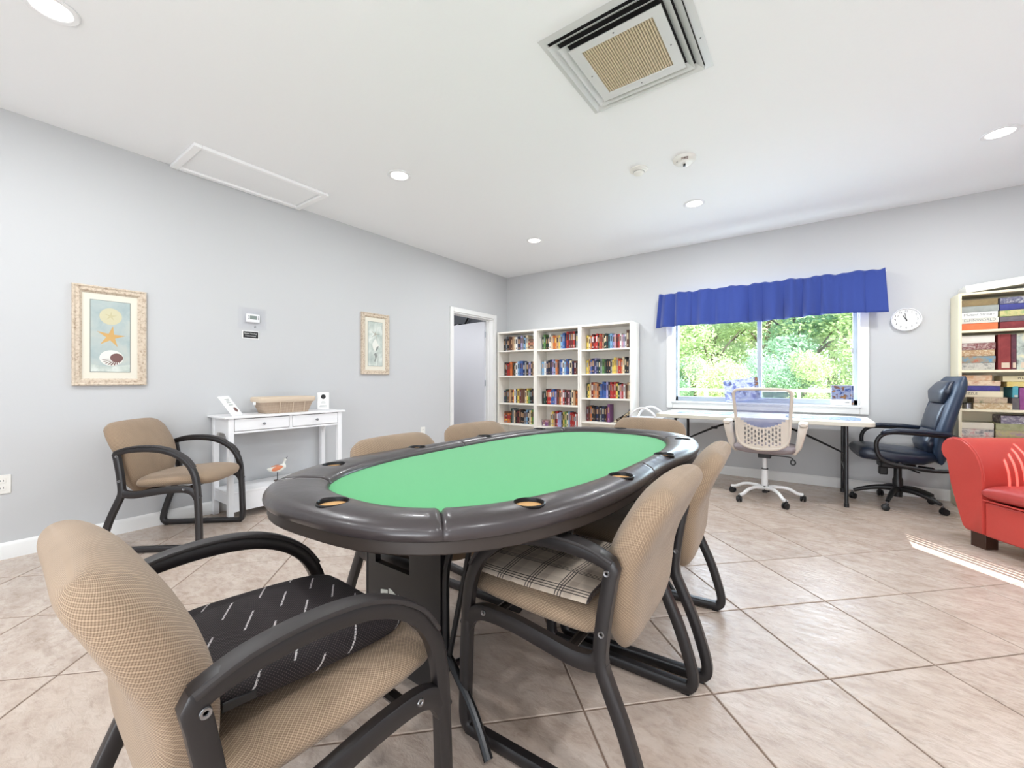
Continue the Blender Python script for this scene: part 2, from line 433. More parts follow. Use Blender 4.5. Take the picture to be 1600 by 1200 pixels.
# right wall with the louvred window
RY0, RY1, RZ0, RZ1 = 1.45, 3.45, 1.36, 2.19
b = MB(); b.box(X1, Y0 - WT, 0, X1 + .1, RY0, H); b.box(X1, RY1, 0, X1 + .1, Y1, H); b.box(X1, RY0, 0, X1 + .1, RY1, RZ0); b.box(X1, RY0, RZ1, X1 + .1, RY1, H)
struct(b, 'wall_right', 'wall')
b = MB(); b.box(X0, Y0 - WT, 0, -2.3, Y0, H); b.box(1.5, Y0 - WT, 0, X1, Y0, H); b.box(-2.3, Y0 - WT, 2.3, 1.5, Y0, H)
struct(b, 'wall_front', 'wall')
struct(MB().box(X0 - WT, Y0 - WT, H, X1 + WT, Y1 + WT, H + .12), 'ceiling', 'ceiling')
def skirting(name, x0, y0, x1, y1, nx, ny):
    """moulded baseboard running from (x0,y0) to (x1,y1), its face towards (nx,ny)"""
    prof = [(0, 0), (.014, 0), (.014, .078), (.010, .092), (.004, .10), (0, .10)]
    rows = [[Vector((x + nx * d, y + ny * d, z)) for d, z in prof] for x, y in ((x0, y0), (x1, y1))]
    b = MB(); b.grid(rows, True, True); return struct(b, name, 'trim')
skirting('baseboard_left', X0, Y0, X0, DY0 - .06, 1, 0)
skirting('baseboard_back', X0 + .015, Y1, X1, Y1, 0, -1)
skirting('baseboard_right', X1, Y0, X1, Y1, -1, 0)

# door_1: frame, casing, leaf
dr = D.objects.new('door_1', None); C.objects.link(dr); tag(dr, 'open plain white door with knob in the left wall beside bookcases', kind='structure')
b = MB()
cw, ct = .062, .018
b.box(X0, DY0 - cw, 0, X0 + ct, DY0, DZ + cw); b.box(X0, DY1, 0, X0 + ct, DY1 + cw, DZ + cw); b.box(X0, DY0, DZ, X0 + ct, DY1, DZ + cw)
b.obj('casing', 'trim', dr, bevel=.004)
b = MB(); b.box(X0 - WT, DY0, 0, X0, DY0 + .018, DZ); b.box(X0 - WT, DY1 - .018, 0, X0, DY1, DZ); b.box(X0 - WT, DY0 + .018, DZ - .018, X0, DY1 - .018, DZ)
b.box(X0 - WT + .045, DY1 - .03, 0, X0 - WT + .06, DY1 - .018, DZ - .018); b.box(X0 - WT + .045, DY0 + .018, 0, X0 - WT + .06, DY0 + .03, DZ - .018)
b.obj('jamb', 'trim', dr)
lf = D.objects.new('door_leaf', None); C.objects.link(lf); lf.parent = dr; lf.location = (X0 - WT + .01, DY1 - .028, .008); lf.rotation_euler = (0, 0, rad(180 - 6))
MB().box(.012, -.02, 0, .84, .02, 2.0).obj('panel', 'door', lf, bevel=.002)
b = MB(); b.lathe([(.0, 0), (.026, 0), (.026, .006), (.011, .012), (.011, .035), (.024, .045), (.028, .058), (.022, .070), (0, .074)], 16, mt=Matrix.Translation((.78, .02, .93)) @ Matrix.Rotation(-PI / 2, 4, 'X'))
b.obj('knob', 'steel', lf)
b = MB(); b.lathe([(.0, 0), (.026, 0), (.026, .006), (.011, .012), (.011, .035), (.024, .045), (.028, .058), (.022, .070), (0, .074)], 16, mt=Matrix.Translation((.78, -.02, .93)) @ Matrix.Rotation(PI / 2, 4, 'X'))
b.obj('knob', 'steel', lf)
b = MB(); b.box(.8395, -.012, .90, .842, .012, .96); b.obj('latch_plate', 'steel', lf)
for z in (.25, 1.0, 1.75): MB().cyl((0, .012, z), (0, .012, z + .09), .008, 8).obj('hinge', 'alu', lf)
# the dim hall behind the door
hx0, hx1, hy0, hy1 = -7.6, X0 - WT, 3.3, 6.6
b = MB(); b.box(hx0, hy0, -.12, hx1, hy1, -.002); struct(b, 'floor_hall', 'grout')
b = MB(); b.box(hx0 - .1, hy0, 0, hx0, hy1, H); b.box(hx0, hy1, 0, hx1, hy1 + .1, H); b.box(hx0, hy0 - .1, 0, hx1, hy0, H)
b.box(hx1, Y1 + WT, 0, hx1 + .1, hy1, H); struct(b, 'wall_hall', 'hall')
struct(MB().box(hx0, hy0, H, hx1, hy1, H + .1), 'ceiling_hall', 'hall')
add_light('hall_fill', 'POINT', (-5.5, 3.9, 1.9), energy=85, shadow_soft_size=.15)  # added lamp without a fixture, brightens the hall behind the doorway
t = thing('emergency_light', 'black emergency light with white lamp head glimpsed over the open door', 'light', (-6.2, 6.58, 2.2))
MB().box(-.16, -.08, -.1, .12, 0, .1).obj('housing', 'black', t, bevel=.01)
MB().lathe([(0, 0), (.04, 0), (.05, .05), (.045, .055), (0, .055)], 12, mt=Matrix.Translation((.1, -.08, .04)) @ Matrix.Rotation(PI / 2, 4, 'X')).obj('lamp_head', 'white', t)
o = MB().tube([(-6.0, 6.55, 2.25), (-5.3, 6.2, 2.735)], .018).obj('conduit', 'void'); tag(o, 'dark diagonal conduit under the hall ceiling above the open door', 'pipe')

# window_1 in the back wall
w1 = D.objects.new('window_1', None); C.objects.link(w1); tag(w1, 'white cased sliding window over the folding table', kind='structure')
b = MB(); cz0 = .752; cx0, cx1 = -1.49, .443
b.box(cx0, Y1 - .018, cz0, WX0, Y1, WZ1 + .07); b.box(WX1, Y1 - .018, cz0, cx1, Y1, WZ1 + .07); b.box(WX0, Y1 - .018, cz0, WX1, Y1, WZ0); b.box(WX0, Y1 - .018, WZ1, WX1, Y1, WZ1 + .07)
b.obj('window_casing', 'trim', w1, bevel=.004)
b = MB(); b.box(WX0, Y1, WZ0, WX0 + .012, Y1 + WT, WZ1); b.box(WX1 - .012, Y1, WZ0, WX1, Y1 + WT, WZ1); b.box(WX0, Y1, WZ1 - .012, WX1, Y1 + WT, WZ1)
b.obj('reveal', 'trim', w1)
MB().box(WX0 - .012, Y1 - .034, WZ0 - .004, WX1 + .012, Y1 + .085, WZ0 + .016).obj('window_sill', 'marble', w1, bevel=.003)
gx0, gx1, gz0, gz1 = WX0 + .012, WX1 - .012, WZ0 + .016, WZ1 - .012; gy = Y1 + .085; mx = -.495
b = MB(); b.box(gx0, gy, gz0, gx1, gy + .05, gz0 + .055); b.box(gx0, gy, gz1 - .03, gx1, gy + .05, gz1); b.box(gx0, gy, gz0, gx0 + .028, gy + .05, gz1); b.box(gx1 - .035, gy, gz0, gx1, gy + .05, gz1)
b.obj('window_frame', 'alu', w1, bevel=.003)
MB().box(mx - .022, gy - .006, gz0 + .055, mx + .022, gy + .045, gz1 - .03).obj('meeting_stile', 'alu', w1, bevel=.003)
MB().box(gx0 + .028, gy + .03, gz0 + .055, mx - .02, gy + .034, gz1 - .03).obj('pane', 'glass', w1)
MB().box(mx + .02, gy + .012, gz0 + .055, gx1 - .035, gy + .016, gz1 - .03).obj('pane', 'glass', w1)
MB().box(gx1 - .045, gy - .012, 1.36, gx1 - .03, gy, 1.42).obj('window_latch', 'steel', w1, bevel=.002)

# window_2 in the right wall, nearly closed vertical blind
w2 = D.objects.new('window_2', None); C.objects.link(w2); tag(w2, 'right wall window behind nearly closed vertical blinds', kind='structure')
b = MB(); b.box(X1 - .015, RY0 - .07, RZ0 - .07, X1, RY0, RZ1 + .07); b.box(X1 - .015, RY1, RZ0 - .07, X1, RY1 + .07, RZ1 + .07); b.box(X1 - .015, RY0, RZ1, X1, RY1, RZ1 + .07); b.box(X1 - .015, RY0, RZ0 - .07, X1, RY1, RZ0)
b.obj('window_casing', 'trim', w2)
# gaps: (y centre, width)
sx = X1 + .036
def back(x, y): return y - (sx - x) / .68 * .733
gaps = [(back(.517, 4.035), .013), (back(.52, 3.975), .018), (back(.52, 3.915), .022), (back(.52, 3.80), .13)] + [(back(1.024, 4.014) + q, .026) for q in (-.02, .05, .12, .19)]
gaps.sort()
ys = [RY0]; 
edges = []
cur = RY0
for c, w in gaps:
    a, e = c - w / 2, c + w / 2
    if a > cur: edges.append((cur, a))
    cur = max(cur, e)
edges.append((cur, RY1))
for a, e in edges:
    n = max(1, round((e - a) / .09)); st = (e - a) / n
    for k in range(n):
        ov = .004
        MB().box(X1 + .035 + .004 * (k % 2), a + st * k - (ov if k else 0), RZ0, X1 + .037 + .004 * (k % 2), a + st * (k + 1) + (ov if k < n - 1 else 0), RZ1).obj('blind_slat', 'white', w2)

# made-up glass door behind the camera, added to let daylight in
d2 = D.objects.new('added_door', None); C.objects.link(d2); tag(d2, 'added unseen sliding door in the front wall, letting daylight in', kind='structure')
b = MB(); 
for x in (-2.3, -.43, 1.44): b.box(x, Y0 - .1, 0, x + .06, Y0 - .04, 2.3)
b.box(-2.3, Y0 - .1, 0, 1.5, Y0 - .04, .08); b.box(-2.3, Y0 - .1, 2.24, 1.5, Y0 - .04, 2.3); b.obj('door_frame', 'alu', d2)

# ------------------------------------------------------------------ ceiling fittings
lights_xy = [(-2.70, 2.18), (-2.66, 4.12), (-.90, 4.14), (1.008, 4.154), (-2.74, .295), (1.0, 2.2), (1.0, .3), (-.9, -1.6), (-2.7, -1.6), (1.0, -1.6)]
lab = ['recessed ceiling light nearest the attic hatch', 'recessed ceiling light nearest the room corner above the bookcases', 'recessed ceiling light beyond the two smoke detectors', 'recessed ceiling light near the sunlit streaks at the right', 'recessed ceiling light at the upper left corner of the photo',
       'recessed ceiling light over the red armchair aisle', 'recessed ceiling light to the right of the camera', 'recessed ceiling light behind the camera in the middle', 'recessed ceiling light behind the camera on the left', 'recessed ceiling light behind the camera on the right']
proto = None
for (x, y), l in zip(lights_xy, lab):
    if proto is None:
        proto = o = thing('recessed_light', l, 'ceiling light', (x, y, H), group='recessed ceiling lights')
        MB().lathe([(.068, .0), (.092, .0), (.094, -.004), (.088, -.008), (.07, -.006), (.066, -.002)], 28).obj('trim_ring', 'white', o)
        MB().lathe([(0, -.0035), (.068, -.0035), (.068, -.001), (0, -.001)], 24).obj('lens', 'lamp', o)
    else:
        o = copy_tree(proto); o.location = (x, y, H); o['label'] = l
    p = add_light('lamp_glow', 'AREA', (0, 0, -.012), energy=LAMP_W, color=(.95, .975, 1), shape='DISK', size=.13); p.parent = o

t = thing('ceiling_diffuser', 'large square stepped white ceiling vent with tan honeycomb grille', 'vent', (-.758, 2.052, H))
def ring(name, m, r0, z0, r1, z1, th=.003):
    b = MB(); rows = []
    for r, z in ((r0, z0), (r1, z1), (r1 - th, z1 + th), (r0 - th, z0 + th)):
        rows.append([Vector((sx_ * r, sy_ * r * 1.0, z)) for sx_, sy_ in ((-1, -1), (1, -1), (1, 1), (-1, 1))])
    rows.append(rows[0]); b.grid(rows, True, False); return b.obj(name, m, t, sharp=20)
ring('outer_flange', 'vent', .335, -.003, .302, -.010)
MB().box(-.302, -.302, -.0015, .302, .302, -.0005).obj('shade_sheet', 'void', t)  # near-black sheet stands in for the shade of the duct cavity
ring('louvre_ring', 'vent', .300, -.026, .268, -.006, .004)
ring('louvre_ring', 'vent', .262, -.028, .232, -.008, .004)
ring('inner_frame', 'vent', .226, -.030, .200, -.012, .004)
ring('inner_flange', 'vent', .224, -.030, .176, -.028, .003)
b = MB()
for k in range(30):
    y = -.176 + .352 * k / 29; b.box(y - .0030, -.177, -.026, y + .0030, .177, -.020)
for k in range(40):
    y = -.176 + .352 * k / 39; b.box(-.177, y - .0012, -.024, .177, y + .0012, -.021)
tag(b.obj('honeycomb_grille', 'grille', t), kind='stuff')
MB().box(-.178, -.178, -.014, .178, .178, -.013).obj('filter', mat('brown_filter', (70, 56, 42), .9), t)  # dark brown sheet showing between the grille bars
for x, y in ((-.2, 0), (.2, .03), (0, -.2), (0, .2), (-.28, -.1), (.318, .1)): MB().lathe([(0, -.001), (.004, 0), (.004, .004), (0, .004)], 8, (x, y, -.031 if abs(x) < .25 and abs(y) < .25 else -.009)).obj('screw', 'steel', t)

t = thing('attic_hatch', 'white framed rectangular attic access panel on the ceiling', 'hatch', (-3.728, 1.535, H))
b = MB(); hx, hy = .256, .495
for a in ((-hx, -hy, hx, -hy + .05), (-hx, hy - .05, hx, hy), (-hx, -hy + .05, -hx + .045, hy - .05), (hx - .035, -hy + .05, hx, hy - .05)): b.box(a[0], a[1], -.024, a[2], a[3], 0)
b.obj('frame', mat('bright_white_trim', (252, 252, 252), .4), t, bevel=.004)
MB().box(-hx + .045, -hy + .05, -.008, hx - .035, hy - .056, -.002).obj('panel', 'ceiling', t)

t = thing('smoke_detector', 'plain round white smoke detector on the ceiling, left of the fire strobe', 'detector', (-1.108, 3.222, H))
MB().lathe([(.07, 0), (.07, -.008), (.058, -.012), (.056, -.016)], 28).obj('base', 'plate', t)
MB().lathe([(.054, -.012), (.052, -.018), (.040, -.022), (.040, -.026), (.036, -.036), (.022, -.042), (0, -.042)], 28).obj('cover', 'plate', t)
MB().lathe([(.0405, -.0195), (.0425, -.022), (.0405, -.0245)], 28).obj('vent_ring', 'greyink', t)
t = thing('fire_strobe', 'round white ceiling fire strobe lettered FIRE with clear flash lens', 'detector', (-.778, 3.262, H))
MB().lathe([(.082, 0), (.082, -.006), (.076, -.02), (.06, -.034), (.04, -.038), (0, -.038)], 32).obj('housing', 'plate', t)
MB().lathe([(.034, -.036), (.032, -.05), (.02, -.062), (0, -.064)], 20).obj('flash_lens', 'clear', t)
MB().box(-.008, -.004, -.058, .008, .004, -.04).obj('flash_tube', 'ink', t)
text('FIRE', .026, 'redink', t, (.018, -.066, -.0302), (rad(180 - 38), 0, rad(16)))
MB().box(-.045, -.05, -.0345, -.037, -.046, -.032).obj('status_lamp', 'ink', t)

# ------------------------------------------------------------------ things on the left wall
def picture(y0, y1, z0, z1, name, label, which):
    t = thing(name, label, 'picture', (X0, (y0 + y1) / 2, (z0 + z1) / 2), rot=(0, 0, 0))
    hy, hz = (y1 - y0) / 2, (z1 - z0) / 2; fw = .048
    prof = [(0, 0), (0, .022), (.008, .026), (.018, .020), (.034, .022), (.042, .014), (fw, .010), (fw, 0)]
    b = MB(); rows = []
    for ins, d in prof: rows.append([Vector((d, s1 * (hy - ins), s2 * (hz - ins))) for s1, s2 in ((-1, -1), (1, -1), (1, 1), (-1, 1))])
    rows.append(rows[0]); b.grid(rows, True, False); b.obj('frame', 'frame_cream', t, sharp=20)
    MB().box(0.001, -hy + fw, -hz + fw, .006, hy - fw, hz - fw).obj('mat_board', mat('cream_mat_board', (226, 221, 206), .8), t)
    py, pz = hy - fw - .042, hz - fw - .048
    MB().box(.006, -py - .004, -pz - .004, .0072, py + .004, pz + .004).obj('inner_border', 'greyink', t)
    pr = MB().box(.0072, -py, -pz, .0085, py, pz).obj('print', 'print_blue' if which == 0 else 'print_grey', t)
    def flat(name, poly, m, dep=.0085, th=.0006):
        b = MB(); n = len(poly); b.add([(dep, y, z) for y, z in poly] + [(dep + th, y, z) for y, z in poly],
              [tuple(range(n - 1, -1, -1)), tuple(range(n, 2 * n))] + [(i, (i + 1) % n, n + (i + 1) % n, n + i) for i in range(n)]); return b.obj(name, m, pr)
    def star(cy, cz, r1, r2, ph=0, k=5): return [(cy + (r1 if i % 2 == 0 else r2) * math.sin(ph + PI * i / k), cz + (r1 if i % 2 == 0 else r2) * math.cos(ph + PI * i / k)) for i in range(2 * k)]
    if which == 0:
        flat('sand_dollar', [(.058 * math.cos(a), .14 + .058 * math.sin(a)) for a in [2 * PI * i / 24 for i in range(24)]], 'sand')
        flat('sand_dollar_petals', star(0, .142, .034, .009, .1), mat('petal_tan', (196, 188, 150), .8), .0092, .0003)
        flat('starfish', star(0, -.002, .078, .024, .15), 'gold')
        flat('nautilus', [(.004 + .062 * math.cos(a) * 1.0, -.15 + .055 * math.sin(a)) for a in [2 * PI * i / 24 for i in range(24)]], 'shellwhite')
        flat('nautilus_coil', [(.03 + .034 * math.cos(a), -.148 + .032 * math.sin(a)) for a in [2 * PI * i / 16 for i in range(16)]], 'shellbrown', .0092, .0003)
        for i in range(9):
            a = rad(195 + 17 * i); c_, s_ = math.cos(a), math.sin(a); u = (.02, -.15)
            p = [(u[0] + c_ * .03 - s_ * .002, u[1] + s_ * .028), (u[0] + c_ * .054 - s_ * .004 - .012, u[1] + s_ * .052), (u[0] + c_ * .054 + s_ * .004 - .012, u[1] + s_ * .052 + .003), (u[0] + c_ * .03 + s_ * .002, u[1] + s_ * .028 + .002)]
            flat('shell_stripe', p, 'shellbrown', .0094, .0003)
        flat('sand', [(-py, -pz), (py, -pz), (py, -pz + .05), (0, -pz + .035), (-py, -pz + .05)], 'print_grey', .0086, .0003)
    else:
        flat('starfish', star(.0, .11, .07, .009, .25), mat('star_grey', (168, 164, 148), .8))
        flat('whelk', [(0, .06), (.02, .03), (.045, -.02), (.03, -.06), (0, -.085), (-.03, -.05), (-.04, 0), (-.018, .035)], 'shellwhite')
        flat('whelk_shadow', [(.02, -.03), (.045, -.02), (.03, -.06), (0, -.085), (.005, -.06)], 'greyink', .0092, .0003)
        flat('seahorse', [(-.005, -.1), (.018, -.105), (.022, -.14), (.008, -.175), (-.004, -.205), (-.014, -.19), (-.002, -.16), (-.008, -.13), (-.02, -.12)], 'greyink')
        MB().box(.0085, .034, -pz, .009, .038, -.09).obj('plank_line', 'greyink', pr)
picture(.520, .900, 1.053, 1.735, 'framed_picture', 'cream framed print of sand dollar, orange starfish and nautilus shell', 0)
picture(2.70, 3.062, 1.158, 1.84, 'framed_picture', 'cream framed print of pale starfish and whelk, between console and door', 1)

t = thing('thermostat', 'white thermostat with grey screen inside a clear locked cover', 'thermostat', (X0, 1.62, 1.63))
MB().box(0, -.055, -.035, .022, .055, .04).obj('body', 'white', t, bevel=.008)
MB().box(.022, -.028, -.008, .0235, .028, .024).obj('screen', 'lcd', t)
for s_ in (-1, 1):
    for z in (-.004, .008, .02): MB().box(.022, s_ * .04 - .003, z - .003, .0245, s_ * .04 + .003, z + .003).obj('button', 'steel', t)
t2 = thing('thermostat_guard', 'clear plastic lockable guard box over the white thermostat', 'guard', (X0, 1.62, 1.63))
MB().box(.0015, -.115, -.095, .0045, .115, .095).obj('guard_plate', 'clear', t2, bevel=.002)
b = MB(); rows = []
for r, d in ((1, .006), (.97, .05), (.9, .056)): rows.append([Vector((d, -.088 * r if i in (0, 3) else .088 * r, (-.066 if i < 2 else .076) * r)) for i in range(4)])
b.grid(rows, True, True); b.obj('guard_lid', 'clear', t2, bevel=.008)
MB().lathe([(0, 0), (.008, 0), (.008, .01), (0, .01)], 12, mt=Matrix.Translation((.05, 0, -.075)) @ Matrix.Rotation(PI / 2, 4, 'Y')).obj('lock', 'steel', t2)
t = thing('notice_label', 'small black notice label under the thermostat cover', 'label', (X0, 1.607, 1.488))
MB().box(0, -.066, -.034, .0012, .066, .034).obj('border', 'paper', t); MB().box(.0012, -.06, -.028, .002, .06, .028).obj('panel', 'ink', t)
text('Season "Cooling"', .015, 'paper', t, (.0022, 0, .011), (PI / 2, 0, PI / 2))
text('5 thermostats', .015, 'paper', t, (.0022, 0, -.010), (PI / 2, 0, PI / 2))

def outlet(y, z, label):
    t = thing('wall_outlet', label, 'outlet', (X0, y, z))
    MB().box(0, -.036, -.058, .006, .036, .058).obj('cover_plate', 'plate', t, bevel=.003)
    for dz in (-.022, .022):
        o = MB().box(.006, -.015, dz - .015, .008, .015, dz + .015).obj('socket', 'plate', t, bevel=.002)
        for dy in (-.006, .006): MB().box(.008, dy - .001, dz - .004, .0085, dy + .001, dz + .006).obj('slot', 'ink', o)
outlet(3.588, .449, 'white double outlet low on the left wall right of console table')
outlet(.228, .455, 'white double outlet at the far left edge of the photo')

# ------------------------------------------------------------------ bookcases (left run of three)
BF, BB, BH = 5.07, Y1 - .016, 1.835
units = [(-3.955, -3.262, (1.546, 1.165, .750, .440), 'left'), (-3.260, -2.552, (1.534, 1.172, .748, .430), 'middle'), (-2.550, -1.833, (1.505, 1.182, .856, .542), 'right')]
names = {'left': 'tall white bookcase full of books nearest the door', 'middle': 'tall white bookcase full of books between two others', 'right': 'tall white bookcase full of books nearest the window'}
def bookcase(x0, x1, h, fy, by, zs, label, m, th=.022):
    t = thing('bookcase', label, 'bookcase', ((x0 + x1) / 2, (fy + by) / 2, 0)); w = (x1 - x0) / 2; d = (by - fy) / 2
    for s_ in (-1, 1): MB().box(s_ * w - (th if s_ > 0 else 0), -d, 0, s_ * w + (0 if s_ > 0 else th), d, h).obj('side_panel', m, t, bevel=.0015, seg=1)
    MB().box(-w + th, -d, h - th, w - th, d, h).obj('top_panel', m, t, bevel=.0015, seg=1)
    MB().box(-w + th, d - .005, .06, w - th, d, h - th).obj('back_panel', m, t)
    MB().box(-w + th, -d + .01, 0, w - th, -d + .025, .06).obj('plinth', m, t)
    for z in list(zs) + [.082]:
        MB().box(-w + th, -d + .002, z - .02, w - th, d - .005, z).obj('shelf', m, t, bevel=.0015, seg=1)
    return t
for i_, (x0, x1, zs, nm) in enumerate(units):
    t = bookcase(x0, x1, BH, BF, BB, zs, names[nm], 'shelf', .026)
    t['group'] = 'white bookcases along the back wall'

# book: cover, page block, spine title band
def book_proto():
    b = MB()  # unit: thickness x 0..1, depth y 0(spine)..1, height z 0..1
    b.box(0, 0, 0, 1, .04, 1, 0); b.box(0, .04, 0, .07, 1, 1, 0); b.box(.93, .04, 0, 1, 1, 1, 0); b.box(.07, .04, .012, .93, .97, .985, 1)
    b.box(.22, -.012, .50, .78, 0, .84, 2); b.box(.34, -.01, .12, .66, 0, .22, 2)
    me = b.mesh('book', 20); me.materials.append(M['paper']); me.materials.append(M['pages']); me.materials.append(M['paper']); return me
BK = book_proto()
COL = dict(K=('black', (30, 28, 32)), W=('white', (232, 230, 226)), R=('red', (176, 44, 40)), M=('maroon', (106, 34, 38)), B=('blue', (58, 92, 160)), N=('navy', (34, 44, 82)),
           L=('light blue', (126, 168, 204)), G=('green', (92, 136, 72)), D=('dark green', (36, 66, 54)), Y=('yellow', (222, 196, 92)), O=('orange', (208, 116, 58)), T=('tan', (190, 152, 116)),
           C=('cream', (228, 212, 178)), P=('purple', (126, 74, 128)), V=('lavender', (160, 156, 200)), S=('grey', (138, 142, 148)), U=('brown', (104, 70, 54)), A=('teal', (62, 120, 130)), I=('pink', (200, 150, 160)))
BM = {}
for k, (n_, c) in COL.items():
    BM[k] = mat('cover_' + n_.replace(' ', '_'), c, .5)
BAND = {}
for k, (n_, c) in COL.items():
    l = sum(c) / 3; BAND[k] = BM['K'] if l > 150 else BM['C'] if k in 'KNDU' else BM['W'] if k in 'RMBP' else BM['Y']
ORD = ['leftmost', 'second', 'third', 'fourth', 'fifth', 'sixth', 'seventh', 'eighth', 'ninth', 'tenth', 'eleventh', 'twelfth', '13th', '14th', '15th', '16th', '17th', '18th', '19th', '20th', '21st', '22nd', '23rd', '24th', '25th', '26th']
SH = ['top', 'second', 'third', 'fourth', 'bottom']
nbook = [0]
def add_book(x, y, z, th, dep, hh, col, label, group, lean=0, flat=False, rz=0):
    o = D.objects.new('book', BK); C.objects.link(o)
    o.material_slots[0].link = 'OBJECT'; o.material_slots[0].material = BM[col]
    o.material_slots[2].link = 'OBJECT'; o.material_slots[2].material = R_.choice([BAND[col], BM['U'], BM['S'], BM['K'] if col not in 'KND' else BM['T'], BM['T']])
    o.scale = (th, dep, hh)
    if flat: o.location = (x + hh, y, z); o.rotation_euler = (0, -PI / 2, rz)
    else: o.location = (x, y, z); o.rotation_euler = (0, lean, rz)
    tag(o, label, 'book', group); nbook[0] += 1; return o
rows = {
 ('left', 0): ('KSKUUTCWNKVSLC', .19, 'T5'), ('left', 1): ('KMRROUDWLBBNSKVKTKU', .185, ''), ('left', 2): ('NDUTUOWKYMUUCYGKKSK', .185, ''), ('left', 3): ('*6DSCKMUKKSLKWYGCK', .185, ''),
 ('middle', 0): ('DGKDWCOOTYLBNRMMRKSWG', .19, ''), ('middle', 1): ('LWNKNVLOUBBWLBBCNMUKU', .185, ''), ('middle', 2): ('KDKRRBBVMUOWRKMIKCTOUK', .185, ''), ('middle', 3): ('*3CYTMRVVKYGCLRRRWRMO', .185, ''),
 ('right', 0): ('YCOMRRKORTKDKALVIMRWIVWUDK', .18, ''), ('right', 1): ('YTBNVNDSGDKKSYYTROCKKWG', .18, ''), ('right', 2): ('DYCMOTOKBBBVKRRRYDIRWUTCK', .18, ''), ('right', 3): ('MUOKKNKSNKM', .18, 'lean')}
for (nm, r), (cs, hb, sp) in rows.items():
    x0, x1, zs, _ = [u for u in units if u[3] == nm][0]
    xl = x0 + .03; xr = x1 - .03; z = zs[r] + .001
    grp = 'books on the %s shelf of the %s bookcase' % (SH[r], nm)
    end = xr if sp == '' else xr - (.17 if sp == 'T5' else .33)
    x = xl + .01
    if cs[0] == '*':
        n = int(cs[1]); cs = cs[2:]; zz = z
        for k in range(n):
            th = R_.uniform(.024, .03); add_book(x, 5.20, zz, th, .12, R_.uniform(.105, .13) if nm == 'left' else .10, R_.choice('UCMTCOR' if nm == 'left' else 'PIM'),
                '%s in the flat stack on the fourth shelf of the %s bookcase' % (['lowest book', 'second lowest book', 'third book up', 'fourth book up', 'fifth book up', 'topmost book'][k], nm), grp, flat=True); zz += th + .0005
        x += .135
    wts = [R_.uniform(.8, 1.3) for _ in cs]; tot = (end - x - .004) / sum(wts)
    tot = min(tot, .033)
    cols_done = 0
    for k, c in enumerate(cs):
        th = wts[k] * tot
        hh = hb * 1.15 * R_.uniform(.86, 1.05)
        if nm == 'middle' and r == 0 and 12 < k < 18: hh = .245
        if nm == 'right' and r == 0 and k > len(cs) - 4: hh = .235
        ln = 0
        if nm == 'right' and r == 3 and 3 < k < 9: ln = .0
        add_book(x, 5.195 + R_.uniform(-.006, .01), z, th - .0012, .125, hh, c, '%s book, %s from left on the %s shelf of the %s bookcase' % (COL[c][0], ORD[k] if k else 'first', SH[r], nm), grp)
        x += th
    if sp == 'T5':
        zz = z
        for k in range(6):
            add_book(x + .004, 5.20, zz, .027, .12, xr - x - .012, 'TUTRTU'[k], '%s in the flat stack on the top shelf of the left bookcase' % ['lowest book', 'second lowest book', 'third book up', 'fourth book up', 'fifth book up', 'topmost book'][k], grp, flat=True); zz += .0275
    if sp == 'lean':
        add_book(x + .003, 5.17, z, .03, .13, .235, 'P', 'tall purple book facing out on the fourth shelf of the right bookcase', grp, rz=-.0)
        o = add_book(x + .085, 5.19, z + .0, .022, .13, .23, 'C', 'cream book slumped at the foot of the leaning black books', grp); o.rotation_euler = (0, rad(62), 0); o.location.z = z + .021
        o = add_book(x + .11, 5.19, z, .028, .13, .235, 'K', 'thick black book slumped on the fourth shelf of the right bookcase', grp); o.rotation_euler = (0, rad(58), 0); o.location.z = z + .040
        o = add_book(x + .225, 5.19, z, .022, .13, .19, 'N', 'navy book leaning steeply near the end of the fourth shelf', grp); o.rotation_euler = (0, rad(20), 0); o.location.z = z + .008
        o = add_book(xr - .034, 5.19, z, .022, .13, .18, 'O', 'orange book upright at the right end of the fourth shelf', grp)
o = MB(); o.box(-.05, -.06, 0, .05, .06, .012); o.box(-.04, -.05, .012, .055, .05, .022, mt=Matrix.Rotation(rad(14), 4, 'Z'))
o = o.obj('remote_case', 'black', loc=(-3.79, 5.2, .084), bevel=.003); tag(o, 'small black case lying on the bottom shelf of the left bookcase', 'case')

# ------------------------------------------------------------------ right bookcase with puzzle boxes
RB0, RB1 = 1.0, 1.82
t = bookcase(RB0, RB1, 1.828, 5.10, Y1 - .016, (1.512, 1.176, .848, .50), 'tall cream bookcase stacked with puzzle boxes behind the red armchair', 'cream_shelf', .02)
def pbox(x0, x1, z0, z1, cols, label, words=None, scale=20, y=5.135, ink='ink', dep=.2, tsize=None, wx=None):
    t = thing('puzzle_box', label, 'puzzle box', ((x0 + x1) / 2, y, z0), group='puzzle boxes in the cream bookcase')
    w = (x1 - x0) / 2; h = z1 - z0 - .002
    m = m_picture('box_print', cols, scale, R_.uniform(0, 50)) if len(cols) > 1 else mat('box_card', cols[0], .5)
    MB().box(-w, 0, 0, w, dep, h * .5).obj('box_base', m, t)
    MB().box(-w - .001, -.0015, h * .18, w + .001, dep + .001, h).obj('lid', m, t, bevel=.001, seg=1)
    if words: text(words, tsize or h * .62, ink, t, (wx or 0, -.0022, h * .58), (PI / 2, 0, 0))
    return t
r0 = 1.513
bz = [1.5125, 1.572, 1.614, 1.666, 1.717, 1.772]
